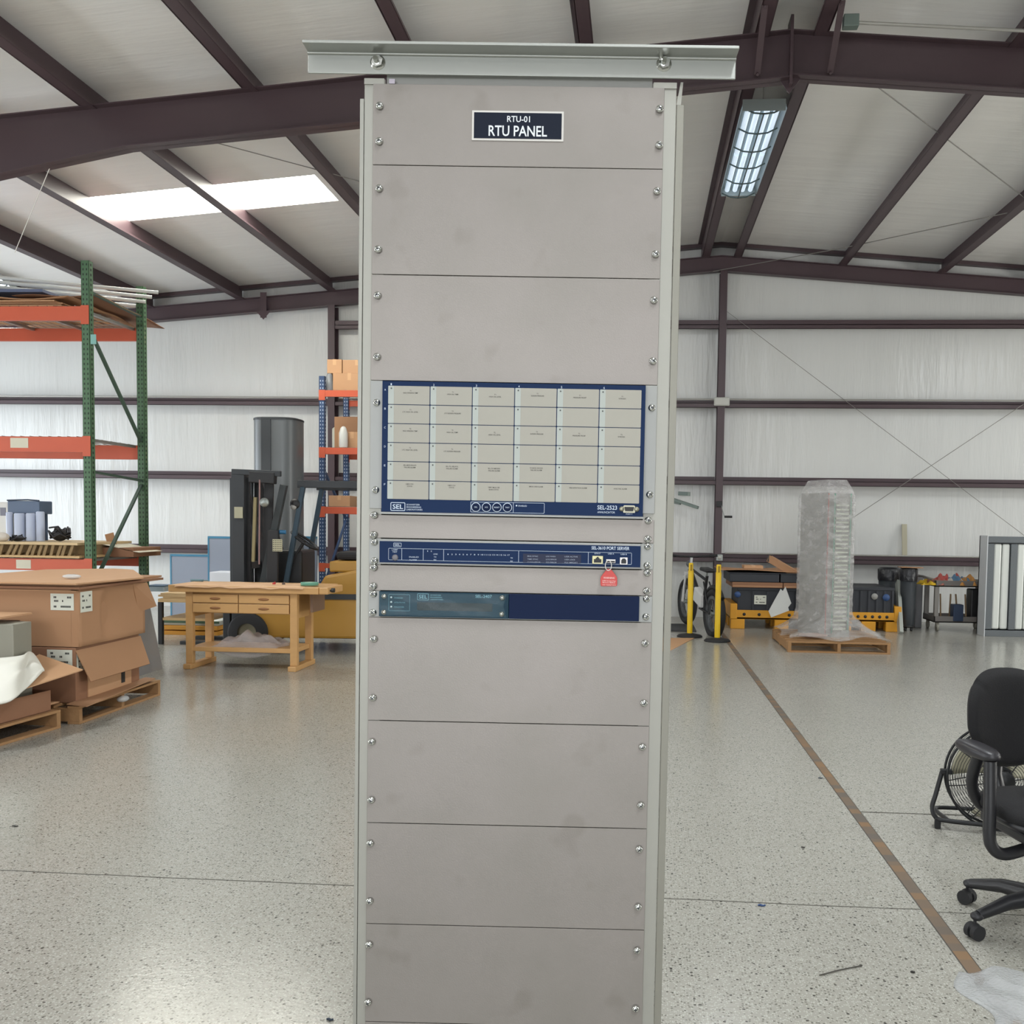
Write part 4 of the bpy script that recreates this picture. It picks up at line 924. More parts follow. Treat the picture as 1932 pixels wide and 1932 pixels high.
t4 = tag(MB().box(-5.4, aY(40, 1168, 6.3).x, 6.08, 6.42, max(lz, q1.z)+.004, max(lz, q1.z)+.016).build('corrugated_lid', card3), 'tan corrugated lid lying on the grey metal cover', 'cardboard')

# acrylic sheets leaning behind the cartons
def lean_sheet(name, label, y0, y1, xb, xt, z0, z1, m, cat='sheet', th=.006, loc=None):
    t = thing(name, label, cat, (xb, (y0+y1)/2, 0)); h = (y1-y0)/2
    mb = MB(); mb.add([(0, -h, z0), (0, h, z0), (xt-xb, h, z1), (xt-xb, -h, z1), (-th, -h, z0), (-th, h, z0), (xt-xb-th, h, z1), (xt-xb-th, -h, z1)], [(0, 1, 2, 3), (7, 6, 5, 4), (0, 4, 5, 1), (1, 5, 6, 2), (2, 6, 7, 3), (3, 7, 4, 0)])
    mb.build('panel', m, t); return t
acr = mat('acrylic_grey', '8a8b8c', rough=.2, alpha=.78, spec=.6); acr2 = mat('acrylic_pink', 'b3a6a2', rough=.3, alpha=.72)
t = lean_sheet('acrylic_sheet', 'grey clear sheet with a square label leaning behind the cartons', 8.1, 8.97, -4.63, -4.75, 0, .60, acr)
MB().add([(-.075+.003, .10, .30), (-.075+.003, .27, .30), (-.095+.003, .27, .42), (-.095+.003, .10, .42)], [(0, 1, 2, 3)]).build('square_label', mat('label_grey', 'a9a8a2', rough=.6), t)
lean_sheet('acrylic_sheet', 'taller pinkish film-covered sheet leaning behind the grey one', 8.2, 8.9, -4.70, -4.88, 0, .90, acr2)

# ------------------------------------------------------------------ long bench with parts behind the green rack
def leg_table(name, label, x0, x1, y0, y1, h, mtop, mleg, th=.04, cat='table', lw=.05, shelf=None):
    t = thing(name, label, cat, ((x0+x1)/2, (y0+y1)/2, 0)); w, d = (x1-x0)/2, (y1-y0)/2
    MB().box(-w, w, -d, d, h-th, h).build('table_top', mtop, t, bevel=.004)
    for sx in (-1, 1):
        for sy in (-1, 1): MB().box(sx*(w-.02)-lw/2, sx*(w-.02)+lw/2, sy*(d-.03)-lw/2, sy*(d-.03)+lw/2, 0, h-th).build('leg', mleg, t, bevel=.003)
    if shelf: MB().box(-w+.02, w-.02, -d+.02, d-.02, shelf, shelf+.03).build('lower_shelf', mtop, t)
    return t
p = aY(320, 1120, 10.9); q_ = aY(300, 1210, 10.9)
tb = leg_table('plywood_table', 'low black-legged table with a plywood top behind the leaning sheets', aY(298, 1150, 10.7).x, aY(298, 1150, 10.7).x+.62, 10.7, 11.5, aY(320, 1130, 10.7).z, ply, black, shelf=.28)
flat_stack('plywood_sheets', 'stacked plywood offcuts on the black-legged table', aY(298, 1150, 10.7).x+.02, aY(298, 1150, 10.7).x+.60, 10.72, 11.4, aY(320, 1130, 10.7).z+.001, 3, ply, th=.022, jit=.02, cat='plywood')
a = aY(290, 1103, 11.0); 
t = thing('blue_tray', 'shallow clear tray with a blue rim on the plywood offcuts', 'tray', (aY(303, 1102, 11.0).x, 11.0, aY(320, 1130, 10.7).z+.068))
MB().box(-.12, .10, -.12, .12, 0, .06).build('tray_body', mat('tray_clear', '9fb4bd', rough=.25, alpha=.7), t, bevel=.008); MB().box(-.13, .11, -.13, .13, .06, .072).build('tray_rim', mat('tray_blue', '31506b', rough=.4), t, bevel=.004)
# blue-edged grey partition panels against the wall
pg = mat('partition_grey', '8d95a3', rough=.7, var=.05, vs=3); pe = mat('partition_edge', '42809f', rough=.4)
def partition(label, x0, x1, ytop, Y, zb=0.0):
    a, c = aY(x0, ytop, Y), aY(x1, ytop, Y); z = (a.z+c.z)/2
    t = thing('partition_panel', label, 'partition', ((a.x+c.x)/2, Y, zb)); w = (c.x-a.x)/2
    MB().box(-w, w, 0, .04, 0, z-zb-.03).build('panel', pg, t); MB().box(-w, w, -.005, .045, z-zb-.03, z-zb).build('top_edge', pe, t); MB().box(-w-.001, -w+.02, -.005, .045, 0, z-zb-.03).build('side_edge', pe, t)
    return t
partition('low grey-blue partition panel with blue top edge, behind the workbench', 321, 393, 1046, 13.6)
partition('taller grey-blue partition panel beside the forklift mast', 392, 452, 1012, 13.2)
partition('grey-blue partition panel right behind the forklift wheel', 562, 597, 1012, 13.4)
a = aY(395, 1079, 12.6); c = aY(438, 1100, 12.6)
tag(MB().box(a.x, c.x, 12.6, 12.95, 0, a.z).build('white_cabinet', mat('white_steel', 'd3d7de', rough=.45), bevel=.01), 'plain white cabinet left of the forklift mast', 'cabinet')
# low white crate on an orange pallet seen under the workbench
a = aY(302, 1170, 11.6); c = aY(411, 1205, 11.6)
t = thing('white_crate', 'long white crate on orange skids, seen under the workbench', 'crate', ((a.x+c.x)/2, 11.9, 0)); w = (c.x-a.x)/2
MB().box(-w, w, -.3, .3, .12, a.z).build('crate_body', mat('crate_white', 'bfc2ba', rough=.5), t, bevel=.01)
for z0, z1 in ((.0, .05), (.065, .118)): MB().box(-w, w, -.32, .3, z0, z1).build('orange_skid', mat('skid_orange', 'd99a35', rough=.6), t, bevel=.004)
MB().box(-w, w+.02, -.31, -.30, a.z-.03, a.z).build('hazard_edge', mat('edge_green', '4f6a50', rough=.6), t)

# ------------------------------------------------------------------ workbench
XB0, XB1, YB0, YB1 = -4.42, -3.31, 9.04, 9.50
bt = thing('workbench', 'light wooden workbench with four drawers in front of the forklift', 'workbench', ((XB0+XB1)/2, (YB0+YB1)/2, 0))
cx, cy = bt.location.x, bt.location.y
zt1 = aY(450, 1104, YB0-.06).z; zt0 = aY(450, 1119, YB0-.06).z
xa, xb = aY(318, 1108, YB0-.05).x, aY(601, 1113, YB0-.05).x
MB().box(xa-cx, xb-cx, YB0-.06-cy, YB1+.09-cy, zt0, zt1-.01).build('bench_top', woodb, bt, bevel=.006)
MB().box(xb-cx, xb-cx+.09, YB0-.05-cy, YB1-.03-cy, zt0, zt1-.01).build('vise_jaw', woodb, bt, bevel=.01)
o = MB().cyl((xb-cx+.09, YB0+.07-cy, zt0+.035), (xb-cx+.12, YB0+.07-cy, zt0+.035), .022, 14).cyl((xb-cx+.085, YB0+.02-cy, zt0+.035), (xb-cx+.12, YB0+.02-cy, zt0+.035), .01, 10).build('vise_screw', black, bt)
for x in (XB0+.03, XB1-.03):
    for y in (YB0+.02, YB1-.02): MB().box(x-.035-cx, x+.035-cx, y-.03-cy, y+.03-cy, .05, zt0).build('leg', woodb, bt, bevel=.004)
    MB().box(x-.04-cx, x+.04-cx, YB0-.06-cy, YB1+.05-cy, 0, .05).build('foot_rail', woodb, bt, bevel=.006)
    MB().box(x-.012-cx, x+.012-cx, YB0+.05-cy, YB1-.05-cy, zt0-.25, zt0-.0).build('side_panel', woodb, bt)
zd = [aY(450, 1121, YB0).z, aY(450, 1138.5, YB0).z, aY(450, 1157, YB0).z]
xm = aY(449.5, 1140, YB0-.02).x; hz = mat('handle_wood', '8d6038', rough=.5)
MB().box(XB0+.065-cx, XB1-.065-cx, YB0+.02-cy, YB1-.05-cy, zd[2]-.005, zt0).build('drawer_case', woodb, bt)
for (x0, x1) in ((XB0+.068, xm), (xm, XB1-.068)):
    for j in range(2):
        dr_ = MB().box(x0+.004-cx, x1-.004-cx, YB0-.02-cy, YB0+.015-cy, zd[j+1]+.004, zd[j]-.004).build('drawer', woodb, bt, bevel=.003)
        xm2 = (x0+x1)/2-cx; zm = (zd[j]+zd[j+1])/2
        MB().ell((xm2, YB0-.022-cy, zm), (.055, .008, .013), 16, 8).build('handle', hz, dr_)
zsf = aY(450, 1222, YB0).z
MB().box(XB0+.02-cx, XB1-.02-cx, YB0+.0-cy, YB1-.02-cy, zsf-.045, zsf).build('lower_shelf', woodb, bt, bevel=.004)
MB().box(XB1+.10-cx, XB1+.125-cx, YB0+.1-cy, YB1-cy, zt0-.19, zt0).build('end_apron', mat('apron_brown', '7d6350', rough=.6), bt)
kraft = mat('kraft_paper', 'd0a883', rough=.7)
zt1 -= .008
x0k, x1k = aY(330, 1106, YB0-.07).x, aY(572, 1109, YB0-.07).x
tag(MB().sheet(lambda u, v: (x0k+(x1k-x0k)*u, YB0-.085+.50*v, zt1+.004+.004*math.sin(u*23)-.022*max(0, 1-v*14)+.003*math.sin(u*40)*(v < .1)), 40, 10, .0015).build('kraft_paper', kraft), 'sheet of brown kraft paper covering the workbench top', 'paper')
t = thing('tape_roll', 'green roll of tape lying on the right end of the workbench', 'tape', (aY(584, 1104, YB0+.1).x, YB0+.1, zt1+.008))
MB().lathe([(.075, 0), (.085, .0), (.085, .03), (.075, .03), (.045, .03), (.045, 0), (.075, 0)], 32, caps=False).build('roll_body', mat('tape_green', '5f9a83', rough=.45), t); MB().lathe([(.040, 0), (.045, 0), (.045, .031), (.040, .031), (.04, 0)], 24, caps=False).build('roll_core', mat('tape_core', 'b9cdb7', rough=.6), t)
for (px_, c_, lab) in ((517, 'b03030', 'small red part on the kraft paper'), (535, '5a4a44', 'tiny dark part right of the red one on the kraft paper')):
    p = aY(px_, 1104, YB0+.12); mb = MB().box(-.014, .014, -.01, .01, 0, .016).cyl((0, 0, .014), (.012, 0, .024), .006, 8)
    tag(mb.build('small_part', mat('part_'+c_, c_, rough=.5), loc=(p.x, YB0+.12, zt1+.009), bevel=.002), lab, 'part')
p = aY(378, 1100, YB0+.3); mb = MB().cyl((0, 0, .015), (.12, .02, .015), .013, 10).cyl((.12, .02, .015), (.17, .03, .015), .006, 8)
tag(mb.build('screwdriver', mat('tool_teal', '5e7c86', rough=.4), loc=(p.x-.1, YB0+.3, zt1+.007)), 'short grey-blue hand tool on the left of the bench paper', 'hand tool')
bub = mat('bubble_wrap', 'd6ccc8', rough=.2, alpha=.3, bump=.8, bs=70)
def crumple(cx_, cy_, z, w, d, h, n=26, seed=1, drape=None):
    rnd = random.Random(seed); ph = [rnd.uniform(0, 6) for _ in range(6)]
    def f(u, v):
        e = max(0, math.sin(PI*min(1, max(0, u)))*math.sin(PI*min(1, max(0, v))))**.32
        zz = z+h*e*(.5+.2*math.sin(u*7+ph[0])+.14*math.sin(v*9+ph[1])+.2*math.sin(u*19+v*9+ph[2])+.08*math.sin(v*23-u*11+ph[3]))
        y = cy_+d*(v-.5)+.03*math.sin(u*9+ph[4])
        if drape and v < drape[0]: y = cy_+d*(drape[0]-.5)-.01; zz = z-(drape[0]-v)*drape[1]*(.4+.6*math.sin(PI*u))
        return (cx_+w*(u-.5)+.03*math.sin(v*8+ph[5]), y, max(zz, z+.001) if not (drape and v < drape[0]) else zz)
    return MB().sheet(f, n, n, .002)
tag(crumple(0, 0, 0, .66, .44, .16, seed=6, drape=(.12, .9)).build('bubble_wrap', bub, loc=(aY(480, 1210, 9.25).x, 9.24, zsf+.004)), 'crumpled bubble wrap on the lower shelf of the workbench', 'bubble wrap')

# ------------------------------------------------------------------ forklift
yel = mat('forklift_yellow', 'a77c2e', rough=.4, var=.08, vs=3); dkg = mat('mast_steel', '34373a', rough=.5, metal=.2, var=.1, vs=5); brass = mat('chain_brass', '8a7f5c', rough=.5, metal=.4)
FX, FY = -3.62, 10.75
fk = thing('forklift', 'yellow and black forklift parked behind the workbench', 'forklift', (FX, FY, 0), R(5))
def fp(mb, name, m, par=None, **k): return mb.build(name, m, par or fk, **k)
Mi = Matrix.Rotation(R(-5), 4, 'Z') @ Matrix.Translation((-FX, -FY, 0))
def lf(x, y, Y): return Mi @ aY(x, y, Y)
# body
mb = MB(); prof = [(-.66, .16), (1.05, .16), (1.15, .35), (1.15, .98), (.75, .98), (.12, .86), (-.02, .60), (-.66, .58)]
mb.ngon([(x, -.45, z) for x, z in prof], .9, (0, 1, 0)); fp(mb, 'body', yel, bevel=.03)
mb = MB(); mb.box(.05, .72, -.47, -.455, .60, .66); fp(mb, 'side_band', dkg)
MB().box(-.30, .10, -.44, .44, .585, .62).build('floor_plate', black, fk)
mb = MB(); mb.box(.16, .70, -.40, .40, .90, 1.02); fp(mb, 'engine_cover', yel, bevel=.02)
# seat
MB().box(.20, .66, -.24, .24, 1.03, 1.12).build('seat', rubber, fk, bevel=.03); o = MB().bar((.66, 0, 1.10), (.78, 0, 1.50), .44, .09, up=(0, 1, 0)); fp(o, 'seat_back', rubber, bevel=.03)
# overhead guard
zg = lf(600, 912, 10.3).z
mb = MB(); mb.box(-.18, .95, -.45, -.39, zg-.05, zg+.03); mb.box(-.18, .95, .39, .45, zg-.05, zg+.03)
for k in range(7): x = -.15+k*.17; mb.box(x-.015, x+.015, -.4, .4, zg-.01, zg+.02)
fp(mb, 'overhead_guard', dkg, bevel=.006)
for s in (-1, 1):
    fp(MB().bar((-.12, s*.42, zg-.03), (-.34, s*.42, .62), .05, .06), 'guard_post', mat('post_bluegrey', '2c4250', rough=.5), bevel=.006); fp(MB().bar((.90, s*.42, zg-.03), (1.02, s*.42, .9), .07, .06), 'guard_post', dkg, bevel=.006)
# mast: two channels each side, cross members, cylinders, chains
zm1 = lf(470, 893, 10.3).z; XM = -.86
for s in (-1, 1):
    mb = MB(); mb.box(XM-.05, XM+.05, s*.40-.035, s*.40+.035, .06, zm1); fp(mb, 'mast_channel', dkg, bevel=.006)
    mb = MB(); mb.bar((XM+.04, s*.30, zm1-.1), (-.40, s*.36, .5), .05, .07); fp(mb, 'tilt_cylinder', black)
    mb = MB(); mb.box(XM-.10, XM-.04, s*.30-.03, s*.30+.03, .10, zm1-.05); fp(mb, 'inner_channel', dkg, bevel=.005)
mb = MB()
for z in (.3, .95, zm1-.03): mb.box(XM-.04, XM+.03, -.40, .40, z-.05, z+.03)
fp(mb, 'cross_member', dkg, bevel=.005)
# the rails seen in the photograph: wide plate left, brass cylinder, hose, chains
def rail(x0, y0, x1, y1, Y0, Y1, w, name, m, d=.05): return fp(MB().bar(lf(x0, y0, Y0), lf(x1, y1, Y1), w, d, up=(0, 1, 0)), name, m, bevel=.004)
rail(452, 893, 452, 1100, 10.05, 10.05, .13, 'mast_rail', dkg, .1)
rail(536, 915, 497, 1100, 10.15, 10.15, .07, 'mast_rail', mat('rail_grey', '34393a', rough=.5, metal=.2), .08)
rail(482, 938, 478, 1060, 10.0, 10.0, .034, 'lift_cylinder', brass, .034)
rail(490, 905, 489, 1065, 9.98, 9.98, .016, 'lift_hose', mat('hose_pink', '8a6c68', rough=.5), .016)
rail(467, 900, 470, 1100, 10.12, 10.12, .05, 'lift_chain', black, .03)
rail(508, 905, 503, 1100, 10.16, 10.16, .10, 'lift_chain', black, .03)
fp(MB().bar(lf(438, 890, 10.02), lf(530, 894, 10.02), .06, .05, up=(0, 1, 0)), 'mast_crosshead', dkg, bevel=.006)
fp(MB().bar(lf(472, 900, 10.03), lf(520, 903, 10.03), .12, .10, up=(0, 1, 0)), 'crosshead_block', black, bevel=.01)
p = lf(500, 948, 9.98); M = Matrix.Translation(p) @ Matrix.Rotation(R(90), 4, 'X')
fp(MB().lathe([(.0, 0), (.045, 0), (.05, .02), (.045, .05), (0, .055)], 18, M), 'pulley', galv)
p = lf(450.5, 967, 9.97); MB().box(p.x-.045, p.x+.045, p.y-.012, p.y-.004, p.z-.06, p.z+.06).build('rating_plate', mat('plate_cream', 'a8a58c', rough=.6), fk)
# steering wheel, dash, lamp, levers
mb = MB(); pc = lf(545, 1062, 10.4); mb.box(pc.x-.20, pc.x+.14, -.30, .30, .62, pc.z+.14, Matrix.Rotation(0, 4, 'Y')); fp(mb, 'dashboard', black, bevel=.03)
p = lf(575, 1020, 10.45); Mw = Matrix.Translation(p) @ Matrix.Rotation(R(35), 4, 'Y')
fp(MB().tube([tuple(Mw @ Vector((.17*math.cos(t), .17*math.sin(t), 0))) for t in [2*PI*k/24 for k in range(24)]], .014, 8, closed=True).tube([tuple(Mw @ Vector((-.16, 0, 0))), tuple(Mw @ Vector((.16, 0, 0)))], .01, 6).tube([tuple(Mw @ Vector((0, 0, 0))), (pc.x, p.y, pc.z-.02)], .02, 8), 'steering_wheel', black)
p = lf(524, 1028, 10.0); fp(MB().bar(lf(516, 1000, 10.06), lf(514, 1100, 10.06), .12, .06, up=(0, 1, 0)), 'side_plate', black, bevel=.01); mb = MB(); mb.box(p.x-.05, p.x+.05, p.y-.02, p.y, p.z-.07, p.z+.06); o = fp(mb, 'mesh_plate', mat('mesh_cream', 'b9b596', rough=.5))
mb = MB()
for i in range(5):
    for j in range(6): mb.box(p.x-.046+i*.02, p.x-.040+i*.02+.004, p.y-.0215, p.y-.0203, p.z-.065+j*.021, p.z-.055+j*.021)
mb.build('mesh_holes', black, o)
p = lf(557, 951, 10.3); fp(MB().ell(tuple(p), (.06, .05, .06), 14, 10), 'work_lamp', black); fp(MB().ell((p.x-.01, p.y-.03, p.z-.03), (.035, .02, .035), 12, 8), 'lamp_lens', mat('lens_grey', '9a9a96', rough=.15))
p = lf(534, 1004, 10.1); fp(MB().cyl((p.x-.045, p.y, p.z), (p.x+.03, p.y, p.z), .022, 12), 'blue_beacon', mat('beacon_blue', '2f6d96', rough=.3))
# white cushions on the seat
p = lf(640, 1050, 10.35)
# wheels
def wheel(x, y, r, w, name='wheel'):
    M = Matrix.Translation((x, y, r)) @ Matrix.Rotation(R(90), 4, 'X')
    o = MB().lathe([(r*.48, -w/2), (r*.9, -w/2), (r, -w*.35), (r, w*.35), (r*.9, w/2), (r*.48, w/2)], 32, M, caps=False).build(name, rubber, fk)
    MB().lathe([(0, -w*.30), (r*.35, -w*.30), (r*.5, -w*.42), (r*.5, w*.42), (r*.35, w*.30), (0, w*.3)], 28, M).build('wheel_rim', mat('rim_grey', '77725f', rough=.5, metal=.3), o)
for s in (-1, 1): wheel(-.72, s*.42, .22, .18); wheel(.98, s*.42, .23, .16)
fp(MB().box(-1.02, -.94, -.40, .40, .10, .46), 'fork_carriage', dkg, bevel=.008)
for s in (-1, 1): fp(MB().box(-1.55, -.96, s*.22-.05, s*.22+.05, .05, .09).box(-1.0, -.96, s*.22-.05, s*.22+.05, .05, .5), 'fork', dkg, bevel=.006)
# tall dark tank behind the forklift
a = aY(468, 790, 12.4); c = aY(553, 790, 12.4); zt = aY(505, 786, 12.4).z
t = thing('tall_dark_tank', 'tall rounded dark grey tank standing behind the forklift mast', 'tank', ((a.x+c.x)/2, 12.7, 0)); r = (c.x-a.x)/2
tk = mat('tank_grey', '5d6163', rough=.35, metal=.1)
pr_ = []
for k in range(28):
    an = 2*PI*k/28; e = .55; pr_.append((math.copysign(abs(math.cos(an))**e, math.cos(an))*r, math.copysign(abs(math.sin(an))**.8, math.sin(an))*r*.95))
mb = MB(); vs = [(x, y, z) for z in (0, zt-.03) for x, y in pr_]; mb.add(vs, [(i, (i+1) % 28, 28+(i+1) % 28, 28+i) for i in range(28)], True); mb.add(vs[28:], [tuple(range(28))]); mb.build('tank_shell', tk, t)
mb = MB(); vs = [(x*s, y*s, z) for z, s in ((zt-.03, 1.02), (zt-.01, 1.02), (zt, .96)) for x, y in pr_]; mb.add(vs, [(j*28+i, j*28+(i+1) % 28, (j+1)*28+(i+1) % 28, (j+1)*28+i) for j in range(2) for i in range(28)]); mb.add(vs[56:], [tuple(range(28))]); mb.build('tank_lid', dkg, t)
MB().box(-.13, 0.0, -r*.95-.012, -r*.95+.05, .9, zt-.035).build('dark_strip', mat('strip_dark', '303437', rough=.5), t)

# ------------------------------------------------------------------ blue and orange rack behind the forklift
YF2, YR2 = 13.2, 14.3
pf = aY(608.5, 900, YF2); H = aY(608, 710, YF2).z
br = thing('pallet_rack', 'blue pallet rack with orange beams right behind the forklift', 'storage rack', (pf.x, YF2, 0))
for y in (0, YR2-YF2):
    slotted_post(br, 0, y, H, .08, .07, blue_r, mat('slot_light', 'a9b4c4', rough=.6)); slotted_post(br, 2.5, y, H, .08, .07, blue_r, MATS['slot_light'])
for a, b2 in (((0, .03, 2.2), (0, 1.07, 1.5)), ((0, 1.07, 1.45), (0, .03, .5))): MB().bar(a, b2, .03, .03).build('frame_brace', blue_r, br)
LV2 = []
for y0, y1 in ((737, 749), (845, 857.5), (956.5, 969.5), (1063, 1072)):
    z1, z0 = aY(640, y0, YF2).z, aY(640, y1, YF2).z; LV2.append((z0, z1))
    for y in (-.04, YR2-YF2): MB().box(.04, 2.46, y, y+.04, z0, z1).box(-.04, .05, y-.004, y, z0-.05, z1+.005).build('beam', orange, br, bevel=.003)
    mb = MB()
    for k in range(20): mb.cyl((.1+k*.12, -.04, z1+.004), (.1+k*.12, YR2-YF2+.04, z1+.004), .003, 5)
    for k in range(5): mb.cyl((.05, .0+k*.27, z1+.001), (2.45, .0+k*.27, z1+.001), .003, 5)
    mb.build('wire_deck', wirem, br)
def carton(x0, x1, y0, Y, zb, label, d=.4, m=card3, group=None, cat='cardboard box', name='cardboard_box'):
    a = aY(x0, y0, Y); c = aY(x1, y0, Y); t = thing(name, label, cat, ((a.x+c.x)/2, Y+d/2, zb)); w = (c.x-a.x)/2; h = (a.z+c.z)/2-zb
    MB().box(-w, w, -d/2, d/2, 0, h).build('box_body', m, t, bevel=.005)
    MB().box(-.025, .025, -d/2-.001, d/2+.001, h*.6, h+.0015).build('packing_tape', MATS['brown_tape'], t); return t, zb+h
zb = LV2[0][1]+.008
t, z_ = carton(628, 690, 704, YF2+.05, zb, 'large tan box on the top level of the blue rack', .6)
carton(617, 645, 678, YF2+.08, z_+.002, 'left of the two boxes stacked on the large tan box', .4, card3)
carton(646.5, 700, 679, YF2+.08, z_+.002, 'right of the two boxes stacked on the large tan box', .4, card3)
p = aY(622, 735, YF2+.1)
tag(MB().lathe([(.06, 0), (.06, .12), (.045, .14), (.05, .2), (.03, .24), (0, .25)], 16).build('clear_jug', mat('jug_grey', '8f9296', rough=.2, alpha=.8), loc=(p.x, YF2+.1, zb)), 'grey clear jug left of the large tan box', 'jug')
zb = LV2[1][1]+.008; carton(638, 690, 815, YF2+.1, zb, 'tan box on the middle level of the blue rack', .4)
tag(MB().lathe([(.055, 0), (.06, .02), (.06, .2), (.04, .27), (.025, .29), (0, .30)], 16).build('white_jug', whitep, loc=(aY(648, 840, YF2+.03).x, YF2+.03, zb)), 'white plastic jug in front of the middle-level box', 'jug')
t2 = zb+.33
t = thing('long_carton', 'long brown carton across the middle level of the blue rack', 'cardboard box', (aY(655, 795, YF2+.2).x+.3, YF2+.75, zb)); 
ztl = aY(650, 786, YF2+.6).z-zb
MB().box(-.62, .62, -.14, .14, 0, ztl).build('box_body', card, t, bevel=.006)
zb = LV2[2][1]+.008; carton(620, 660, 935, YF2+.1, zb, 'flat tan box on the lower orange beam of the blue rack', .35)
for k in range(2):
    p = aY((641, 662)[k], 790, YR2-.2); tag(MB().lathe([(.10, 0), (.11, .01), (.11, .34), (.06, .38), (0, .38)], 18).build('plastic_bottle', mat('bottle_cream', 'aaa898', rough=.4), loc=(p.x, YR2-.2, LV2[1][1]+.38+.008-.38)), ('left', 'right')[k]+' one of the two cream bottles at the back of the blue rack', 'bottle', 'cream bottles in the blue rack')

# ------------------------------------------------------------------ right side: stanchions, bicycle, floor sheets
yellow = mat('stanchion_yellow', 'e0b90f', rough=.4)
def stanchion(p, h, label):
    t = thing('barrier_post', label, 'barrier post', (p.x, p.y, 0), R(2))
    MB().lathe([(0, 0), (.165, 0), (.168, .012), (.15, .028), (.06, .045), (.045, .05), (0, .05)], 32).build('base', rubber, t)
    MB().lathe([(.036, .045), (.036, h-.11), (.03, h-.1), (.030, h-.01), (.024, h), (0, h)], 24).build('post', yellow, t)
    MB().lathe([(.0365, h-.115), (.0375, h-.112), (.0375, h-.104), (.0365, h-.1)], 24, caps=False).build('collar', yellow, t)
    MB().box(-.012, .012, -.039, -.033, h-.10, h-.02).build('belt_slot', mat('slot_yellow', '9a7a12', rough=.6), t)
p1 = fl(1301, 1201.5); stanchion(p1, aY(1300, 1062, p1.y).z, 'yellow barrier post on a black base, in front of the bicycle')
p2 = fl(1353, 1210); stanchion(p2, aY(1354, 1065, p2.y).z, 'yellow barrier post nearest the ridge column, right of the other')
tag(MB().ngon([fl(1235, 1204), fl(1310, 1204.5), fl(1262, 1229), fl(1200, 1229)], -.006, (0, 0, -1)).build('floor_cardboard', card3, bevel=.001), 'flat tan cardboard lying on the floor beside the rack', 'cardboard')
mt = fl(1285, 1188); tag(MB().box(-.55, .35, -.45, .42, 0, .02).build('rubber_mat', mat('mat_dark', '3b3c3e', rough=.8, var=.3, vs=20), loc=(mt.x-.15, mt.y+.2, 0), bevel=.005), 'dark rubber mat on the floor under the bicycle', 'mat')
# low white shelf and black skirting on the wall left of the bike
BX, BY = fl(1313, 1180).x, 13.35
bk = thing('fat_tire_bicycle', 'black and white fat-tyre bicycle standing end-on behind the yellow posts', 'bicycle', (BX-.0, BY-.05, 0), R(-62), rot=(R(0), R(-4), R(106)))
bw = mat('bike_white', 'cfd0cf', rough=.35); bg = mat('bike_grey', '55585b', rough=.4)
def bwheel(x, nm, zo=.33):
    M = Matrix.Translation((x, 0, zo)) @ Matrix.Rotation(R(90), 4, 'X')
    o = MB().tube([tuple(M @ Vector((.285*math.cos(t), .285*math.sin(t), 0))) for t in [2*PI*k/32 for k in range(32)]], .052, 12, closed=True).build(nm, rubber, bk)
    MB().lathe([(.20, -.03), (.245, -.035), (.245, .035), (.20, .03), (.20, -.03)], 32, M, caps=False).build('rim', bg, o)
    mb = MB(); 
    for k in range(12):
        a_ = 2*PI*k/12; mb.tube([M @ Vector((.02*math.cos(a_+1), .02*math.sin(a_+1), 0)), M @ Vector((.21*math.cos(a_), .21*math.sin(a_), 0))], .003, 4)
    mb.cyl(M @ Vector((0, 0, -.05)), M @ Vector((0, 0, .05)), .03, 12); mb.build('spokes', galv, o)
bwheel(-.55, 'wheel', .337); bwheel(.55, 'wheel', .337)
MB().tube([(.48, 0, .80), (-.02, 0, .42), (-.1, 0, .34)], .035, 10).tube([(-.1, 0, .34), (-.22, 0, .80)], .022, 8).tube([(-.2, 0, .74), (.44, 0, .82)], .02, 8).tube([(-.1, .05, .34), (-.55, .07, .337)], .012, 6).tube([(-.1, -.05, .34), (-.55, -.07, .337)], .012, 6).tube([(-.2, .04, .72), (-.55, .07, .337)], .011, 6).tube([(-.2, -.04, .72), (-.55, -.07, .337)], .011, 6).build('frame', black, bk)
MB().box(-.05, .28, -.05, .05, .36, .56, Matrix.Rotation(R(-12), 4, 'Y')).build('battery', bw, bk, bevel=.02)
MB().tube([(.45, .0, .98), (.48, 0, .78)], .02, 8).tube([(.48, .065, .74), (.55, .075, .337)], .018, 8).tube([(.48, -.065, .74), (.55, -.075, .337)], .018, 8).box(.44, .52, -.08, .08, .73, .77).build('fork', bw, bk)
MB().tube([(.38, -.36, 1.02), (.44, -.12, 1.0), (.46, 0, .99), (.44, .12, 1.0), (.38, .36, 1.02)], .012, 8).build('handlebar', black, bk)
for s in (-1, 1): MB().tube([(.38, s*.36, 1.02), (.40, s*.25, 1.012)], .018, 8).build('grip', rubber, bk)
MB().box(-.36, -.08, -.07, .07, .86, .91).build('saddle', black, bk, bevel=.02)
MB().tube([(-.2, 0, .78), (-.22, 0, .87)], .014, 8).build('seat_post', galv, bk)
for x in (-.55, .55): MB().tube([(x+.36*math.cos(t), 0, .337+.36*math.sin(t)) for t in [R(30+12*k) for k in range(10)]], [.035]*10, 8).build('mudguard', bw if x > 0 else black, bk)
MB().ell((.53, 0, .88), (.05, .05, .05), 12, 8).build('headlight', bg, bk)

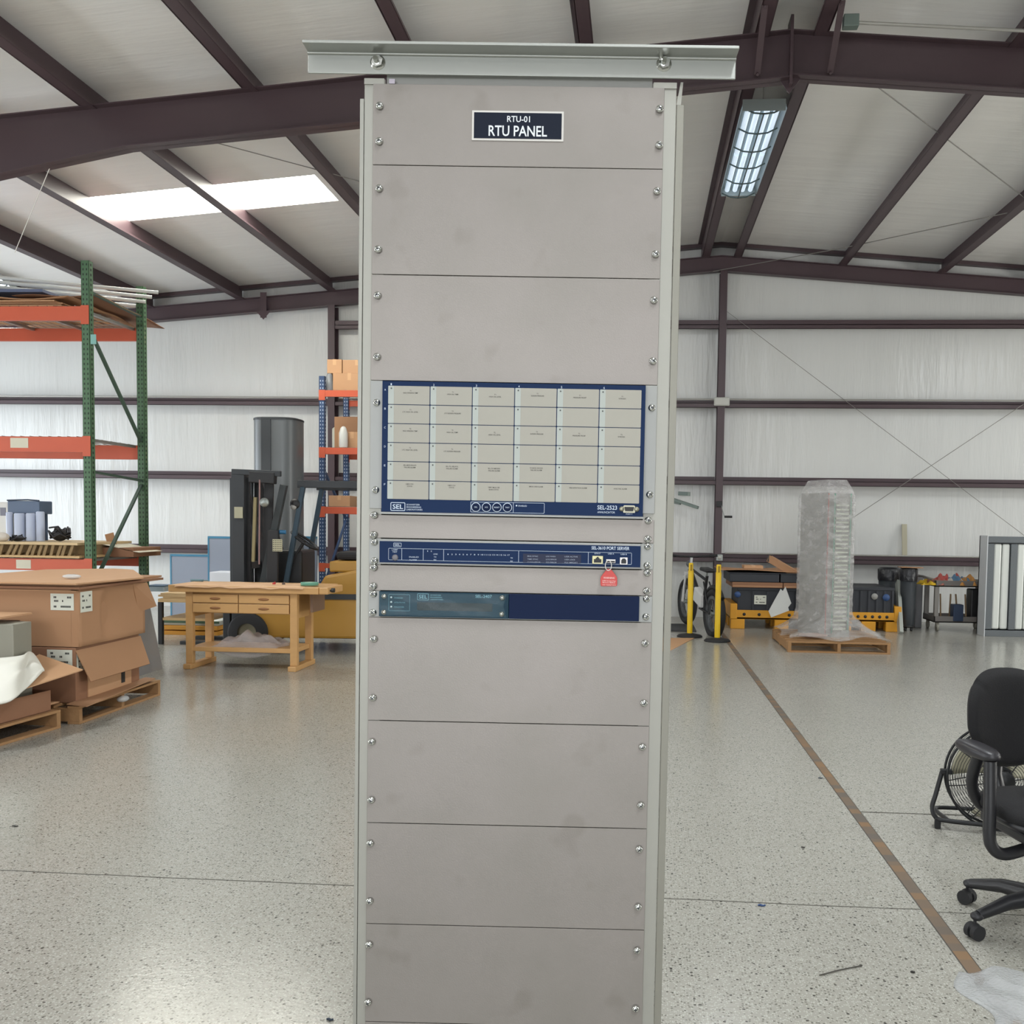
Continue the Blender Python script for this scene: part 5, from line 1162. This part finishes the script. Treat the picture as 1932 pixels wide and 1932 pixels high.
# bulk bins on yellow pallets
binb = mat('bin_black', '2a2d33', rough=.55); ypl = mat('pallet_yellow', 'd0921f', rough=.5)
def bulk(x0, x1, Y, label, plab):
    w = (x1-x0); d = 1.0; cx_ = (x0+x1)/2
    t = thing('plastic_pallet', plab, 'pallet', (cx_, Y+d/2, 0))
    hw = w/2; mb = MB(); mb.box(-hw, hw, -d/2, d/2, .14, .17); mb.box(-hw, hw, -d/2, -d/2+.02, .14, .27); mb.build('deck', ypl, t, bevel=.006)
    for sx in (-1, 0, 1):
        for sy in (-1, 0, 1): MB().box(sx*(hw-.11)-.1, sx*(hw-.11)+.1, sy*(d/2-.08)-.08, sy*(d/2-.08)+.08, 0, .14).build('foot', ypl, t, bevel=.008)
    for s in (-1, 1): MB().box(s*hw-(.1 if s > 0 else 0), s*hw+(.1 if s < 0 else 0), -d/2-.01, d/2, .14, .36).build('corner_wing', ypl, t, bevel=.01)
    mb = MB()
    for k in range(6): x = -hw+.2+k*(w-.4)/5; mb.lathe([(0, 0), (.022, 0), (.022, .004), (0, .004)], 12, Matrix.Translation((x, -d/2-.001, .21)) @ Matrix.Rotation(R(90), 4, 'X'))
    mb.build('deck_holes', black, t)
    b_ = thing('bulk_bin', label, 'storage bin', (cx_, Y+d/2+.01, .172)); zt = aY(1430 if x0 < 2 else 1660, 1109, Y).z-.172
    MB().box(-hw+.11, hw-.11, -d/2+.03, d/2-.02, 0, zt).build('bin_body', binb, b_, bevel=.015)
    mb = MB()
    for k in range(7): x = -hw+.12+k*(w-.24)/6; mb.box(x-.015, x+.015, -d/2+.012, -d/2+.03, .02, zt-.05)
    mb.box(-hw+.1, hw-.1, -d/2+.008, -d/2+.03, zt-.04, zt); mb.build('bin_ribs', binb, b_, bevel=.004)
    return b_, .172+zt, d/2
b1, zt, hd = bulk(1.32, 2.78, 13.72, 'black folding bulk bin with a white label, left of the wrapped cabinet', 'yellow plastic pallet under the left black bin')
w_ = 1.46/2
sticker(b1, Matrix.Translation((aY(1435, 1130, 13.7).x-b1.location.x, -hd+.006, aY(1435, 1132, 13.7).z-.172)), .17, .13, paperw)
for px_, cc in ((1392, '2d4a78'), ):
    p = aY(px_, 1122, 13.7); MB().lathe([(0, 0), (.045, 0), (.045, .003), (0, .003)], 16, Matrix.Translation((p.x-b1.location.x, -hd+.008, p.z-.172)) @ Matrix.Rotation(R(90), 4, 'X')).build('blue_badge', mat('badge_blue', cc, rough=.5), b1)
b2, zt2, _ = bulk(2.42+.4, 3.72, 13.74, 'black folding bulk bin with a blue badge, right of the wrapped cabinet', 'yellow plastic pallet under the right black bin')
p = aY(1674, 1128, 13.7); MB().lathe([(0, 0), (.05, 0), (.05, .003), (0, .003)], 16, Matrix.Translation((p.x-b2.location.x, -hd+.008, p.z-.172)) @ Matrix.Rotation(R(90), 4, 'X')).build('blue_badge', MATS['badge_blue'], b2)
p = aY(1652, 1126, 13.7); MB().lathe([(0, 0), (.045, 0), (.045, .003), (0, .003)], 16, Matrix.Translation((p.x-b2.location.x, -hd+.008, p.z-.172)) @ Matrix.Rotation(R(90), 4, 'X')).build('grey_badge', mat('badge_grey', '8c8c88', rough=.5), b2)
# layers on the left bin
z = zt+.002
for k, (x0, x1) in enumerate(((1.34, 2.05), (2.06, 2.78))):
    t = thing('flat_carton', ('shallow brown tray of cardboard on the left bin, ' + ('left one', 'right one')[k]), 'cardboard', ((x0+x1)/2, 14.2, z)); MB().box(-(x1-x0)/2, (x1-x0)/2, -.5, .5, 0, .075).build('tray_body', card2, t, bevel=.004); MB().box(-(x1-x0)/2+.01, (x1-x0)/2-.01, -.502, -.5, .01, .03).build('lip', card, t)
z += .078
for k, (x0, x1) in enumerate(((1.3, 2.0), (2.02, 2.6))):
    t = thing('black_tray', ('black plastic tray under the loose cardboard, ' + ('left one', 'right one')[k]), 'tray', ((x0+x1)/2, 14.2, z)); MB().box(-(x1-x0)/2, (x1-x0)/2, -.48, .48, 0, .12).build('tray_body', binb, t, bevel=.008); MB().box(-(x1-x0)/2-.008, (x1-x0)/2+.008, -.49, .49, .12, .132).build('rim', binb, t)
z += .136
tag(MB().sheet(wavy(1.15, 2.75, 13.72, 14.7, z+.03, .012), 14, 8, .008).build('bent_cardboard', card), 'brown cardboard sheet draped over the black trays', 'cardboard')
carton(1404, 1440, 1067, 13.85, z+.048, 'small tan open box on the draped cardboard', .3, card3)
a = aY(1450, 1053, 13.9); c = aY(1500, 1082, 13.8)
t = thing('long_carton', 'long square cardboard tube leaning across the left bin stack', 'cardboard', a); MB().bar((0, 0, 0), (c-a)*1.25, .12, .10).build('tube_body', card, t, bevel=.003); MB().bar((-.01, 0, .005), (.02, 0, -.006), .124, .104).build('dark_end', mat('dark_tape', '2f2a28', rough=.5), t)
# white cut sheet leaning on the left bin
Y_ = 13.55
t = thing('white_cut_sheet', 'white angular cut sheet leaning on the left black bin', 'sheet', aY(1475, 1164, Y_))
P = [(1450, 1153), (1473, 1111), (1477, 1115), (1482, 1107), (1493, 1138), (1487, 1146), (1489, 1152), (1455, 1165)]
MB().ngon([aY(x, y, Y_+.12*(1165-y)/58)-t.location for x, y in P], .012, (0, 1, 0)).build('sheet_body', mat('sheet_white', 'b9bab6', rough=.4), t)

# ------------------------------------------------------------------ shrink-wrapped cabinet on its pallet
WX0, WX1, WY0, WY1 = 1.77, 2.95, 11.30, 12.65
WC = ((WX0+WX1)/2, (WY0+WY1)/2)
pallet('wooden_pallet', 'wooden pallet under the shrink-wrapped cabinet', WC[0], WC[1], WX1-WX0, WY1-WY0, 0)
cab = thing('wrapped_cabinet', 'tall equipment cabinet wrapped in hazy plastic film on a pallet', 'cabinet', (WC[0], WC[1], .131))
f0 = aY(1556, 1180, 11.75); f1 = aY(1606, 1180, 11.85); f2x = aY(1502, 1180, 12.35)
zt = aY(1557, 929, 11.75).z-.131
A = Vector((f0.x-WC[0], 11.75-WC[1])); B = Vector((f1.x-WC[0], 11.85-WC[1])); Dd = Vector((f2x.x-WC[0], 12.35-WC[1])); Cc = B+Dd-A
def quad_prism(mb, q, z0, z1, s=1.0):
    c0 = sum(q, Vector((0, 0)))/4; q = [c0+(v-c0)*s for v in q]
    mb.add([(v.x, v.y, z) for z in (z0, z1) for v in q], [(3, 2, 1, 0), (4, 5, 6, 7), (0, 1, 5, 4), (1, 2, 6, 5), (2, 3, 7, 6), (3, 0, 4, 7)])
inner = mat('cabinet_inner', '8e8d88', rough=.5, var=.12, vs=3, stretch=(.3, .3, 14))
mb = MB(); quad_prism(mb, [A, B, Cc, Dd], 0, zt, .93); mb.build('cabinet_body', inner, cab)
teal = mat('edge_teal', '6a9a86', rough=.5)
for t_, m_ in ((.02, mat('edge_red', 'a0655f', rough=.5)), (.26, teal), (.86, teal)):
    q = A.lerp(B, t_); n_ = (B-A).normalized(); pnt = q+Vector((n_.y, -n_.x))*.0
    MB().box(q.x-.006, q.x+.006, q.y-.002, q.y+.012, .05, zt-.01).build('edge_protector', m_, cab)
nt_ = None
# rail slots in the front face
mb = MB()
for k in range(30):
    z0 = .1+k*(zt-.2)/30
    p_, q_ = A.lerp(B, .32), A.lerp(B, .80); nn = Vector(((B-A).y, -(B-A).x)).normalized()
    mb.bar((p_.x+nn.x*-.012, p_.y+nn.y*-.012+.0, z0), (q_.x+nn.x*-.012, q_.y+nn.y*-.012, z0), .012, .022)
mb.build('slotted_rails', mat('rail_cream', 'b9bfae', rough=.5), cab)
fw_ = mat('shrink_film', 'cfcdcb', rough=.14, alpha=.36, spec=.8, bump=1.0, bs=6, stretch=(1, 1, 3))
N, L, b = nodes(fw_); tc = N.new('ShaderNodeTexCoord'); mp = N.new('ShaderNodeMapping'); mp.inputs['Scale'].default_value = (1.5, 1.5, 2.6); L.new(tc.outputs['Object'], mp.inputs[0])
nn_ = N.new('ShaderNodeTexNoise'); nn_.inputs['Scale'].default_value = 4; nn_.inputs['Detail'].default_value = 4; nn_.inputs['Roughness'].default_value = .65; L.new(mp.outputs[0], nn_.inputs[0])
mr = N.new('ShaderNodeMapRange'); mr.inputs[1].default_value = .35; mr.inputs[2].default_value = .68; mr.inputs[3].default_value = .2; mr.inputs[4].default_value = .52; L.new(nn_.outputs['Fac'], mr.inputs[0]); L.new(mr.outputs[0], b.inputs['Alpha'])
def wrapf(u, v):
    n4 = [A, B, Cc, Dd]; c0 = sum(n4, Vector((0, 0)))/4
    k = u*4; i = int(k) % 4; f = k-int(k); q = n4[i].lerp(n4[(i+1) % 4], f)
    s = 1.03; z = zt*v
    if v < .20:
        e = (1-v/.20)**1.9; P4 = [Vector((-.57, -.668)), Vector((.575, -.668)), Vector((.57, .62)), Vector((-.60, .66))]; qq = P4[i].lerp(P4[(i+1) % 4], f); q = c0+(q-c0)*s; q = q.lerp(qq, e); z = zt*v*.9+.012+.025*e*(1+math.sin(u*40))
        z = max(z, .003)
    elif v > .97: s2 = 1-(v-.97)/.03*.30; q = c0+(q-c0)*s2; z = zt+(v-.97)/.03*.16
    else: q = c0+(q-c0)*s
    wr = .0025*math.sin(z*38+u*21)+.002*math.sin(z*71-u*33)+(.02*math.sin(u*57) if v < .14 else 0)
    q = c0+(q-c0)*(1+wr/.4)
    return (q.x, q.y, z)
mb = MB(); NU, NV = 96, 100; vs = [wrapf(i/NU*.9999, j/NV) for i in range(NU) for j in range(NV+1)]; W_ = NV+1
mb.add(vs, [(i*W_+j, ((i+1) % NU)*W_+j, ((i+1) % NU)*W_+j+1, i*W_+j+1) for i in range(NU) for j in range(NV)], True)
mb.add([wrapf(i/NU*.9999, 1) for i in range(NU)], [tuple(range(NU))])
mb.build('plastic_film', fw_, cab)
tag(MB().ell((0, 0, .03), (.18, .1, .03), 14, 8).build('parts_bag', mat('bag_mixed', '9a7f72', rough=.5, var=.4, vs=20), loc=(WC[0]-.25, 11.62, .14)), 'bag of small parts at the foot of the wrapped cabinet', 'bag')

# ------------------------------------------------------------------ thin board, rubbish bins, cart, slatted frame
t = thing('narrow_panel', 'thin pale panel leaning edge-on beside the right black bin', 'panel', fl(1699, 1196))
tp = aY(1694, 1098, 14.2)-t.location
MB().bar((0, 0, 0), tp, .05, .10, up=(0, 1, 0)).build('panel_body', mat('panel_pale', '9fa39c', rough=.4), t)
def rubbish(px_, x0, x1, ytop, Y, label):
    a = aY(x0, ytop, Y); c = aY(x1, ytop, Y); r = (c.x-a.x)/2; h = a.z
    t = thing('rubbish_bin', label, 'rubbish bin', ((a.x+c.x)/2, Y+r, 0))
    MB().lathe([(r*.76, .08), (r*.8, .1), (r*.94, h*.92), (r*.92, h*.92), (r*.78, .12), (0, .11)], 28).build('bin_body', mat('bin_charcoal', '2b3034', rough=.55), t)
    MB().lathe([(r*.95, h*.90), (r, h*.92), (r, h*.97), (r*.93, h), (r*.86, h), (r*.88, h*.93)], 28, caps=False).build('bin_rim', mat('bin_charcoal', '2b3034'), t)
    MB().lathe([(r*.975, h*.80), (r*1.01, h*.84), (r*1.02, h*.985), (r*.9, h*1.012), (r*.86, h*.98)], 28, caps=False).build('bin_liner', mat('liner_black', '1f2024', rough=.3, bump=.8, bs=14), t)
    dl_ = MB().lathe([(0, .05), (r*.8, .05), (r*.8, .08), (0, .08)], 24).build('dolly', black, t)
    for k in range(5):
        a_ = 2*PI*k/5+.3; MB().cyl((r*.6*math.cos(a_)-.012, r*.6*math.sin(a_), .025), (r*.6*math.cos(a_)+.012, r*.6*math.sin(a_), .025), .025, 12).build('caster', black, t)
    return t
rubbish(0, 1703, 1736, 1073, 13.85, 'dark wheeled rubbish bin nearer the cart')
rubbish(0, 1662, 1704, 1073, 14.25, 'dark rubbish bin behind the right black bin')
tag(MB().sheet(lambda u, v: (aY(1702, 1073, 13.85).x+.30*u, 13.86+.24*v, aY(1703, 1073, 13.85).z*1.012+.010+.003*math.sin(u*6)), 8, 4, .01).build('cardboard_scrap', card), 'tan cardboard scrap lying on the rubbish bin', 'cardboard')
cg = mat('cart_grey', '6f6a66', rough=.55)
x0 = aY(1764, 1150, 13.9).x; x1 = aY(1860, 1150, 13.9).x+.1; cz = aY(1800, 1096, 13.9).z
ct = thing('utility_cart', 'grey two-shelf utility cart heaped with rags near the slatted frame', 'cart', ((x0+x1)/2, 14.2, 0)); w = (x1-x0)/2
for z0, z1, nm in ((cz-.09, cz, 'top_tray'), (.13, .22, 'bottom_tray')):
    mb = MB(); mb.box(-w, w, -.27, .27, z0, z0+.02)
    for q in ((-w, w, -.27, -.25), (-w, w, .25, .27), (-w, -w+.02, -.27, .27), (w-.02, w, -.27, .27)): mb.box(*q, z0, z1)
    mb.build(nm, cg, ct, bevel=.004)
for sx in (-1, 1):
    for sy in (-1, 1):
        MB().box(sx*(w-.035)-.03, sx*(w-.035)+.03, sy*.23-.03, sy*.23+.03, .2, cz-.08).build('leg', mat('cart_leg', '85817c', rough=.5), ct, bevel=.004)
        MB().cyl((sx*(w-.06)-.014, sy*.22, .055), (sx*(w-.06)+.014, sy*.22, .055), .055, 16).box(sx*(w-.06)-.02, sx*(w-.06)+.02, sy*.22-.02, sy*.22+.02, .06, .13).build('caster', mat('caster_grey', '8f8c80', rough=.5), ct)
p = aY(1750, 1090, 13.8); MB().tube([(-w-.02, -.2, cz+.01), (-w-.14, -.18, cz+.05), (-w-.14, .18, cz+.05), (-w-.02, .2, cz+.01)], .016, 8).build('push_handle', cg, ct)
CL = [('cfa928', 1752, 1082, 'flat yellow rag draped over the left of the cart tray'), ('c99a2a', 1812, 1088, 'yellow rag on the middle of the cart tray'), ('c9c4ba', 1797, 1070, 'white rag heaped highest on the cart'), ('9a6256', 1770, 1076, 'dull red rag left of the white one on the cart'), ('5d7f9c', 1812, 1069, 'blue rag on the cart heap'), ('7a9f84', 1830, 1079, 'green rag right of the blue one on the cart'), ('c08a4a', 1822, 1072, 'orange rag behind the green one on the cart'), ('b5a45e', 1843, 1086, 'mustard rag at the right end of the cart'), ('a84c46', 1790, 1063, 'bright red rag behind the white heap on the cart')]
for i, (hx, px_, py_, lab) in enumerate(CL):
    p = aY(px_, py_, 14.1+.05*(i % 3)); hh = max(.05, p.z-cz+.03)
    ob = crumple(0, 0, 0, .26+.05*(i % 3), .34, hh*.8, 20, 10+i).build('rag', mat('rag_'+hx, hx, rough=.8), loc=(p.x, p.y, cz-.065 if False else cz-.068)); tag(ob, lab, 'rag', 'rags on the utility cart')
for k in range(6):
    xx = -w+.16+k*.12; tag(MB().cyl((0, 0, 0), (.03*math.sin(k*2), .05, cz-.36), .012, 8).build('broom_stick', mat('handle_tan', '9c8160', rough=.6), loc=(ct.location.x+xx, 14.15, .152)), ('leftmost', 'second', 'third', 'fourth', 'fifth', 'rightmost')[k]+' of the six thin tan sticks standing on the cart lower shelf', 'tool handle', 'tool handles in the cart')
p = aY(1803, 1150, 14.05); tag(MB().box(-.07, .07, -.08, .08, 0, .24).build('blue_container', mat('deep_blue', '24344f', rough=.5), loc=(p.x, 14.0, .151), bevel=.01), 'dark blue container on the cart lower shelf', 'container')
tag(MB().box(-.1, .1, -.1, .12, 0, .46).build('black_container', black, loc=(p.x+.3, 14.12, .151), bevel=.02), 'tall black container on the cart lower shelf', 'container')
p = aY(1740, 1150, 14.3); tag(MB().box(-.05, .05, -.05, .05, 0, .75).build('grey_board', mat('post_grey', '6f6f72', rough=.5), loc=(p.x-.03, 14.42, 0), bevel=.01), 'narrow grey panel standing between rubbish bin and cart', 'panel')
# slatted frame standing at the right edge
Y_ = 13.45; a = aY(1865, 1012, Y_); zt = a.z; x0 = a.x
sf = thing('slatted_frame', 'white and grey slatted frame unit standing at the right edge', 'frame', (x0, Y_, 0)); W3 = 1.15
dg_ = mat('speckled_grey', '62676a', rough=.5, var=.5, vs=120); ww = mat('frame_white', 'c3c6c8', rough=.4)
MB().box(-.0, W3, .0, .28, 0, .085).build('bottom_rail', dg_, sf, bevel=.003); MB().box(0, W3, 0, .28, zt-.085, zt).build('top_rail', dg_, sf, bevel=.003)
MB().box(-.012, 0.0, .0, .30, 0, zt+.01).build('side_panel', ww, sf)
MB().box(-.012, W3, .27, .30, 0, zt).build('back_panel', mat('panel_dim', '8d9194', rough=.5), sf)
for x in (.0, .31, .62, .93): MB().box(x, x+.085, 0, .25, .10, zt-.10).build('grey_upright', dg_, sf, bevel=.002)
for x in (.093, .203, .403, .513, .713, .823, 1.02): MB().box(x, x+.1, .02, .10, .10, zt-.10).build('white_slat', mat('slat_white', 'd3d6d0', rough=.35), sf, bevel=.02)

# ------------------------------------------------------------------ office chair
chk = mat('chair_fabric', '121113', rough=.85, bump=.2, bs=300); chp = mat('chair_plastic', '222225', rough=.42)
hub = fl(1962, 1704, .10); HX, HY = hub.x, hub.y
c1, c2 = fl(1832, 1709), fl(1842, 1768)
ch = thing('office_chair', 'black swivel office chair with loop arms at the lower right', 'office chair', (HX, HY, 0))
def cl(P): return Vector((P[0]-HX, P[1]-HY, P[2]))
r1 = (c1-Vector((HX, HY, 0))); a1 = math.atan2(r1.y, r1.x); r2 = (c2-Vector((HX, HY, 0))); a2 = math.atan2(r2.y, r2.x)
rad = .285
if a2 < 0: a2 += 2*PI
if a1 < 0: a1 += 2*PI
am = (a1+a2)/2
for k in range(5):
    an = (am-R(36)) + k*R(72); e = Vector((math.cos(an), math.sin(an), 0))
    mb = MB(); mb.tube([e*.03+Vector((0, 0, .125)), e*.15+Vector((0, 0, .118)), e*rad*.98+Vector((0, 0, .085))], [.034, .027, .019], 10); mb.ell(tuple(e*rad+Vector((0, 0, .083))), (.024, .024, .016), 12, 8)
    mb.build('base_arm', chp, ch)
    t_ = Vector((-e.y, e.x, 0)); cr = e*(rad+.008)
    mb = MB()
    for s in (-1, 1): c0 = cr+t_*s*.016+Vector((0, 0, .028)); mb.cyl(c0-t_*.010, c0+t_*.010, .028, 18)
    mb.ell(tuple(cr+Vector((0, 0, .042))), (.022, .022, .018), 10, 8); mb.cyl(cr+Vector((0, 0, .05)), cr+Vector((0, 0, .085)), .006, 8)
    mb.build('caster', rubber, ch)
MB().lathe([(.0, .08), (.045, .085), (.045, .145), (.03, .16), (.028, .24), (.017, .25), (.017, .38), (0, .38)], 20).build('gas_column', chp, ch)
FA = R(-80)   # the way the seat faces: towards the camera and to the right
fd = Vector((math.cos(FA), math.sin(FA), 0)); sd = Vector((fd.y, -fd.x, 0))    # sd: sitter's right hand, seen left
MS = Matrix((sd, fd, Vector((0, 0, 1)))).transposed().to_4x4()
MB().box(-.16, .16, -.16, .16, .37, .41, MS).build('tilt_mechanism', chp, ch, bevel=.01)
mb = MB(); mb.ell((0, .02, .465), (.215, .235, .045), 28, 12, MS, .75); mb.build('seat', chk, ch)
mb = MB(); mb.ell((0, .02, .435), (.205, .225, .03), 28, 8, MS, .7); mb.build('seat_shell', chp, ch)
def backf(sg):
    def f(u, v):
        a_ = (u-.5)*2; b_ = (v-.5)*2
        r_ = max(abs(a_), abs(b_)); 
        if r_ > 1e-6:
            L_ = (abs(a_)**2.6+abs(b_)**2.6)**(1/2.6); a_, b_ = a_*r_/L_, b_*r_/L_
        hwid = .235*(1-.10*b_*(1 if b_ < 0 else .25)*-1 if False else 1)
        x = a_*(.185 if b_ > -.2 else .185-.05*(-.2-b_)); z = .745+b_*.195
        edge = max(0, 1-(abs((u-.5)*2)**8+abs((v-.5)*2)**8)); th = .042*edge**.5
        y = -.26-.12*(z-.57)+.06*a_*a_+sg*th
        return MS @ Vector((x, y, z))
    return f
mb = MB()
for sg in (-1, 1):
    n = 22; vs = [backf(sg)(i/n, j/n) for i in range(n+1) for j in range(n+1)]
    mb.add(vs, [(i*(n+1)+j, (i+1)*(n+1)+j, (i+1)*(n+1)+j+1, i*(n+1)+j+1) for i in range(n) for j in range(n)], True)
mb.build('backrest', chk, ch)
MB().tube([MS @ Vector((0, -.10, .39)), MS @ Vector((0, -.28, .40)), MS @ Vector((0, -.335, .50)), MS @ Vector((0, -.33, .66))], .026, 10).build('back_bracket', chp, ch)
for s in (-1, 1):
    mb = MB(); P = [(s*.10, .06, .33), (s*.19, .07, .315), (s*.235, .07, .34), (s*.25, .07, .39), (s*.252, .07, .50), (s*.252, .06, .655)]
    mb.tube(smooth([MS @ Vector(p) for p in P]), .0225, 12); mb.tube([p for p in smooth([MS @ Vector(q) for q in ((s*.245, -.03, .655), (s*.235, -.09, .54), (s*.19, -.11, .45), (s*.10, -.11, .40))])], .022, 10)
    o = mb.build('arm_loop', chp, ch)
    mb = MB(); mb.ell((s*.252, -.03, .675), (.045, .13, .026), 20, 10, MS, .8); mb.build('arm_pad', mat('pad_vinyl', '2a292d', rough=.38), o)
ps_ = Vector((HX, HY, 0))+MS @ Vector((.02, .0, .508))
tangle('cable_coil', 'small coil of black and blue cable lying on the chair seat', 'cable', tuple(ps_), .07, .06, .03, 6, mat('cable_blueblack', '272b45', rough=.5), .004, 9)

# ------------------------------------------------------------------ floor fan
fc = aY(1889, 1467, 4.80)
fn = thing('drum_fan', 'round floor fan with black wire grille behind the office chair', 'fan', (fc.x, fc.y, 0), R(-9))
blk = mat('fan_black', '1d1e20', rough=.4, metal=.3); r_ = .255; zc = fc.z
def ring(r, y, n=48): return [(r*math.cos(2*PI*k/n), y, zc+r*math.sin(2*PI*k/n)) for k in range(n)]
MB().tube(ring(r_, -.035), .0065, 8, closed=True).tube(ring(r_, .05), .0065, 8, closed=True).build('outer_ring', blk, fn)
for y, bul, nm in ((-.035, -.045, 'front_grille'), (.05, .045, 'rear_grille')):
    mb = MB()
    for k in range(1, 17):
        rr = .05+(r_-.05)*k/17; mb.tube(ring(rr, y+bul*(1-(rr/r_)**2), 36), .0014, 4, closed=True)
    for k in range(8):
        a_ = 2*PI*k/8+.2; mb.tube([(q*math.cos(a_), y+bul*(1-(q/r_)**2), zc+q*math.sin(a_)) for q in (.04, .12, .2, r_)], .0028, 6)
    mb.lathe([(0, -.004), (.045, -.004), (.05, 0), (.045, .006), (0, .006)], 24, Matrix.Translation((0, y+bul, zc)) @ Matrix.Rotation(R(90), 4, 'X')); mb.build(nm, blk, fn)
for k in range(3):
    a_ = 2*PI*k/3+.5
    def bl(u, v):
        r2_ = .05+.18*u; th = a_+(v-.5)*(.9+.3*u); return (r2_*math.cos(th), .02+.035*(v-.5), zc+r2_*math.sin(th))
    MB().sheet(bl, 8, 6, .002).build('fan_blade', mat('blade_cream', 'a9a58f', rough=.4, metal=.3), fn)
MB().cyl((0, .0, zc), (0, .085, zc), .055, 20).build('motor', blk, fn)
pts = []
lft = -r_-.02
P = [(lft, 0, zc+.01), (lft-.03, -.02, .16), (lft-.045, -.03, .10), (lft-.03, -.05, .055), (lft+.02, -.06, .045), (0, -.08, .045), (-lft-.02, -.06, .045), (-lft+.03, -.05, .055), (-lft+.045, -.03, .10), (-lft+.03, -.02, .16), (-lft, 0, zc+.01)]
MB().tube(smooth(P), .0115, 10).build('stand_tube', blk, fn)
P = [(lft+.03, -.055, .045), (lft, .1, .04), (lft+.02, .2, .035), (0, .22, .035), (-lft-.02, .2, .035), (-lft, .1, .04), (-lft-.03, -.055, .045)]
MB().tube(smooth(P), .0105, 8).build('rear_foot', blk, fn)
for s in (-1, 1):
    MB().box(s*(r_-.0)-.028, s*(r_-.0)+.028, -.015, .02, zc, zc+.022).build('pivot_bracket', blk, fn, bevel=.003); MB().box(s*(abs(lft)+.02)-.014, s*(abs(lft)+.02)+.014, -.065, -.035, 0, .055).build('rubber_foot', rubber, fn, bevel=.004)

# ------------------------------------------------------------------ small things on the floor
p = fl(1925, 1890); tag(crumple(0, 0, 0, .34, .42, .03, 28, 33).build('bubble_wrap', mat('bubble_clear', 'd4d6d6', rough=.2, alpha=.45, bump=.7, bs=90), loc=(p.x+.02, p.y, .001)), 'clear bubble wrap sheet on the floor at the lower right corner', 'bubble wrap')
a = fl(1546, 1842); c = fl(1624, 1824); tag(MB().tube([a+Vector((0, 0, .004)), (a+c)/2+Vector((0, .004, .004)), c+Vector((0, 0, .004))], .0022, 6).ell((c.x, c.y, .005), (.006, .004, .004), 8, 6).build('cable_tie', mat('tie_dark', '48453e', rough=.6)), 'dark straight cable tie on the floor left of the brown joint', 'cable tie')
for (x, y, s, hx, lab) in ((1437, 1710, .014, '2f4a78', 'blue plastic scrap on the floor crack right of the rack'), (1722, 1836, .006, '2c2a26', 'dark screw on the floor near the bubble wrap'), (1548, 1469, .012, '3a4048', 'small grey clip on the brown floor joint'), (622, 1926, .010, '2a3644', 'dark blue bead on the floor at the bottom left of the rack'), (28, 1560, .014, '3d3b37', 'dark crumb on the floor at the far left'), (1515, 1600, .008, '4d4a45', 'dark twist of wire on the floor beyond the crack')):
    p = fl(x, y); mb = MB().tube([(-s, 0, .004), (-s*.3, s*.4, .005), (s*.4, -s*.2, .004), (s, s*.3, .004)], .0032, 6); mb.ell((0, 0, .004), (s*.5, s*.35, .004), 8, 6)
    tag(mb.build('floor_scrap', mat('scrap_'+hx, hx, rough=.5), loc=(p.x, p.y, 0)), lab, 'debris')
# brown carton corner seen on the floor right of the wrapped pallet is part of the pallet's own boards
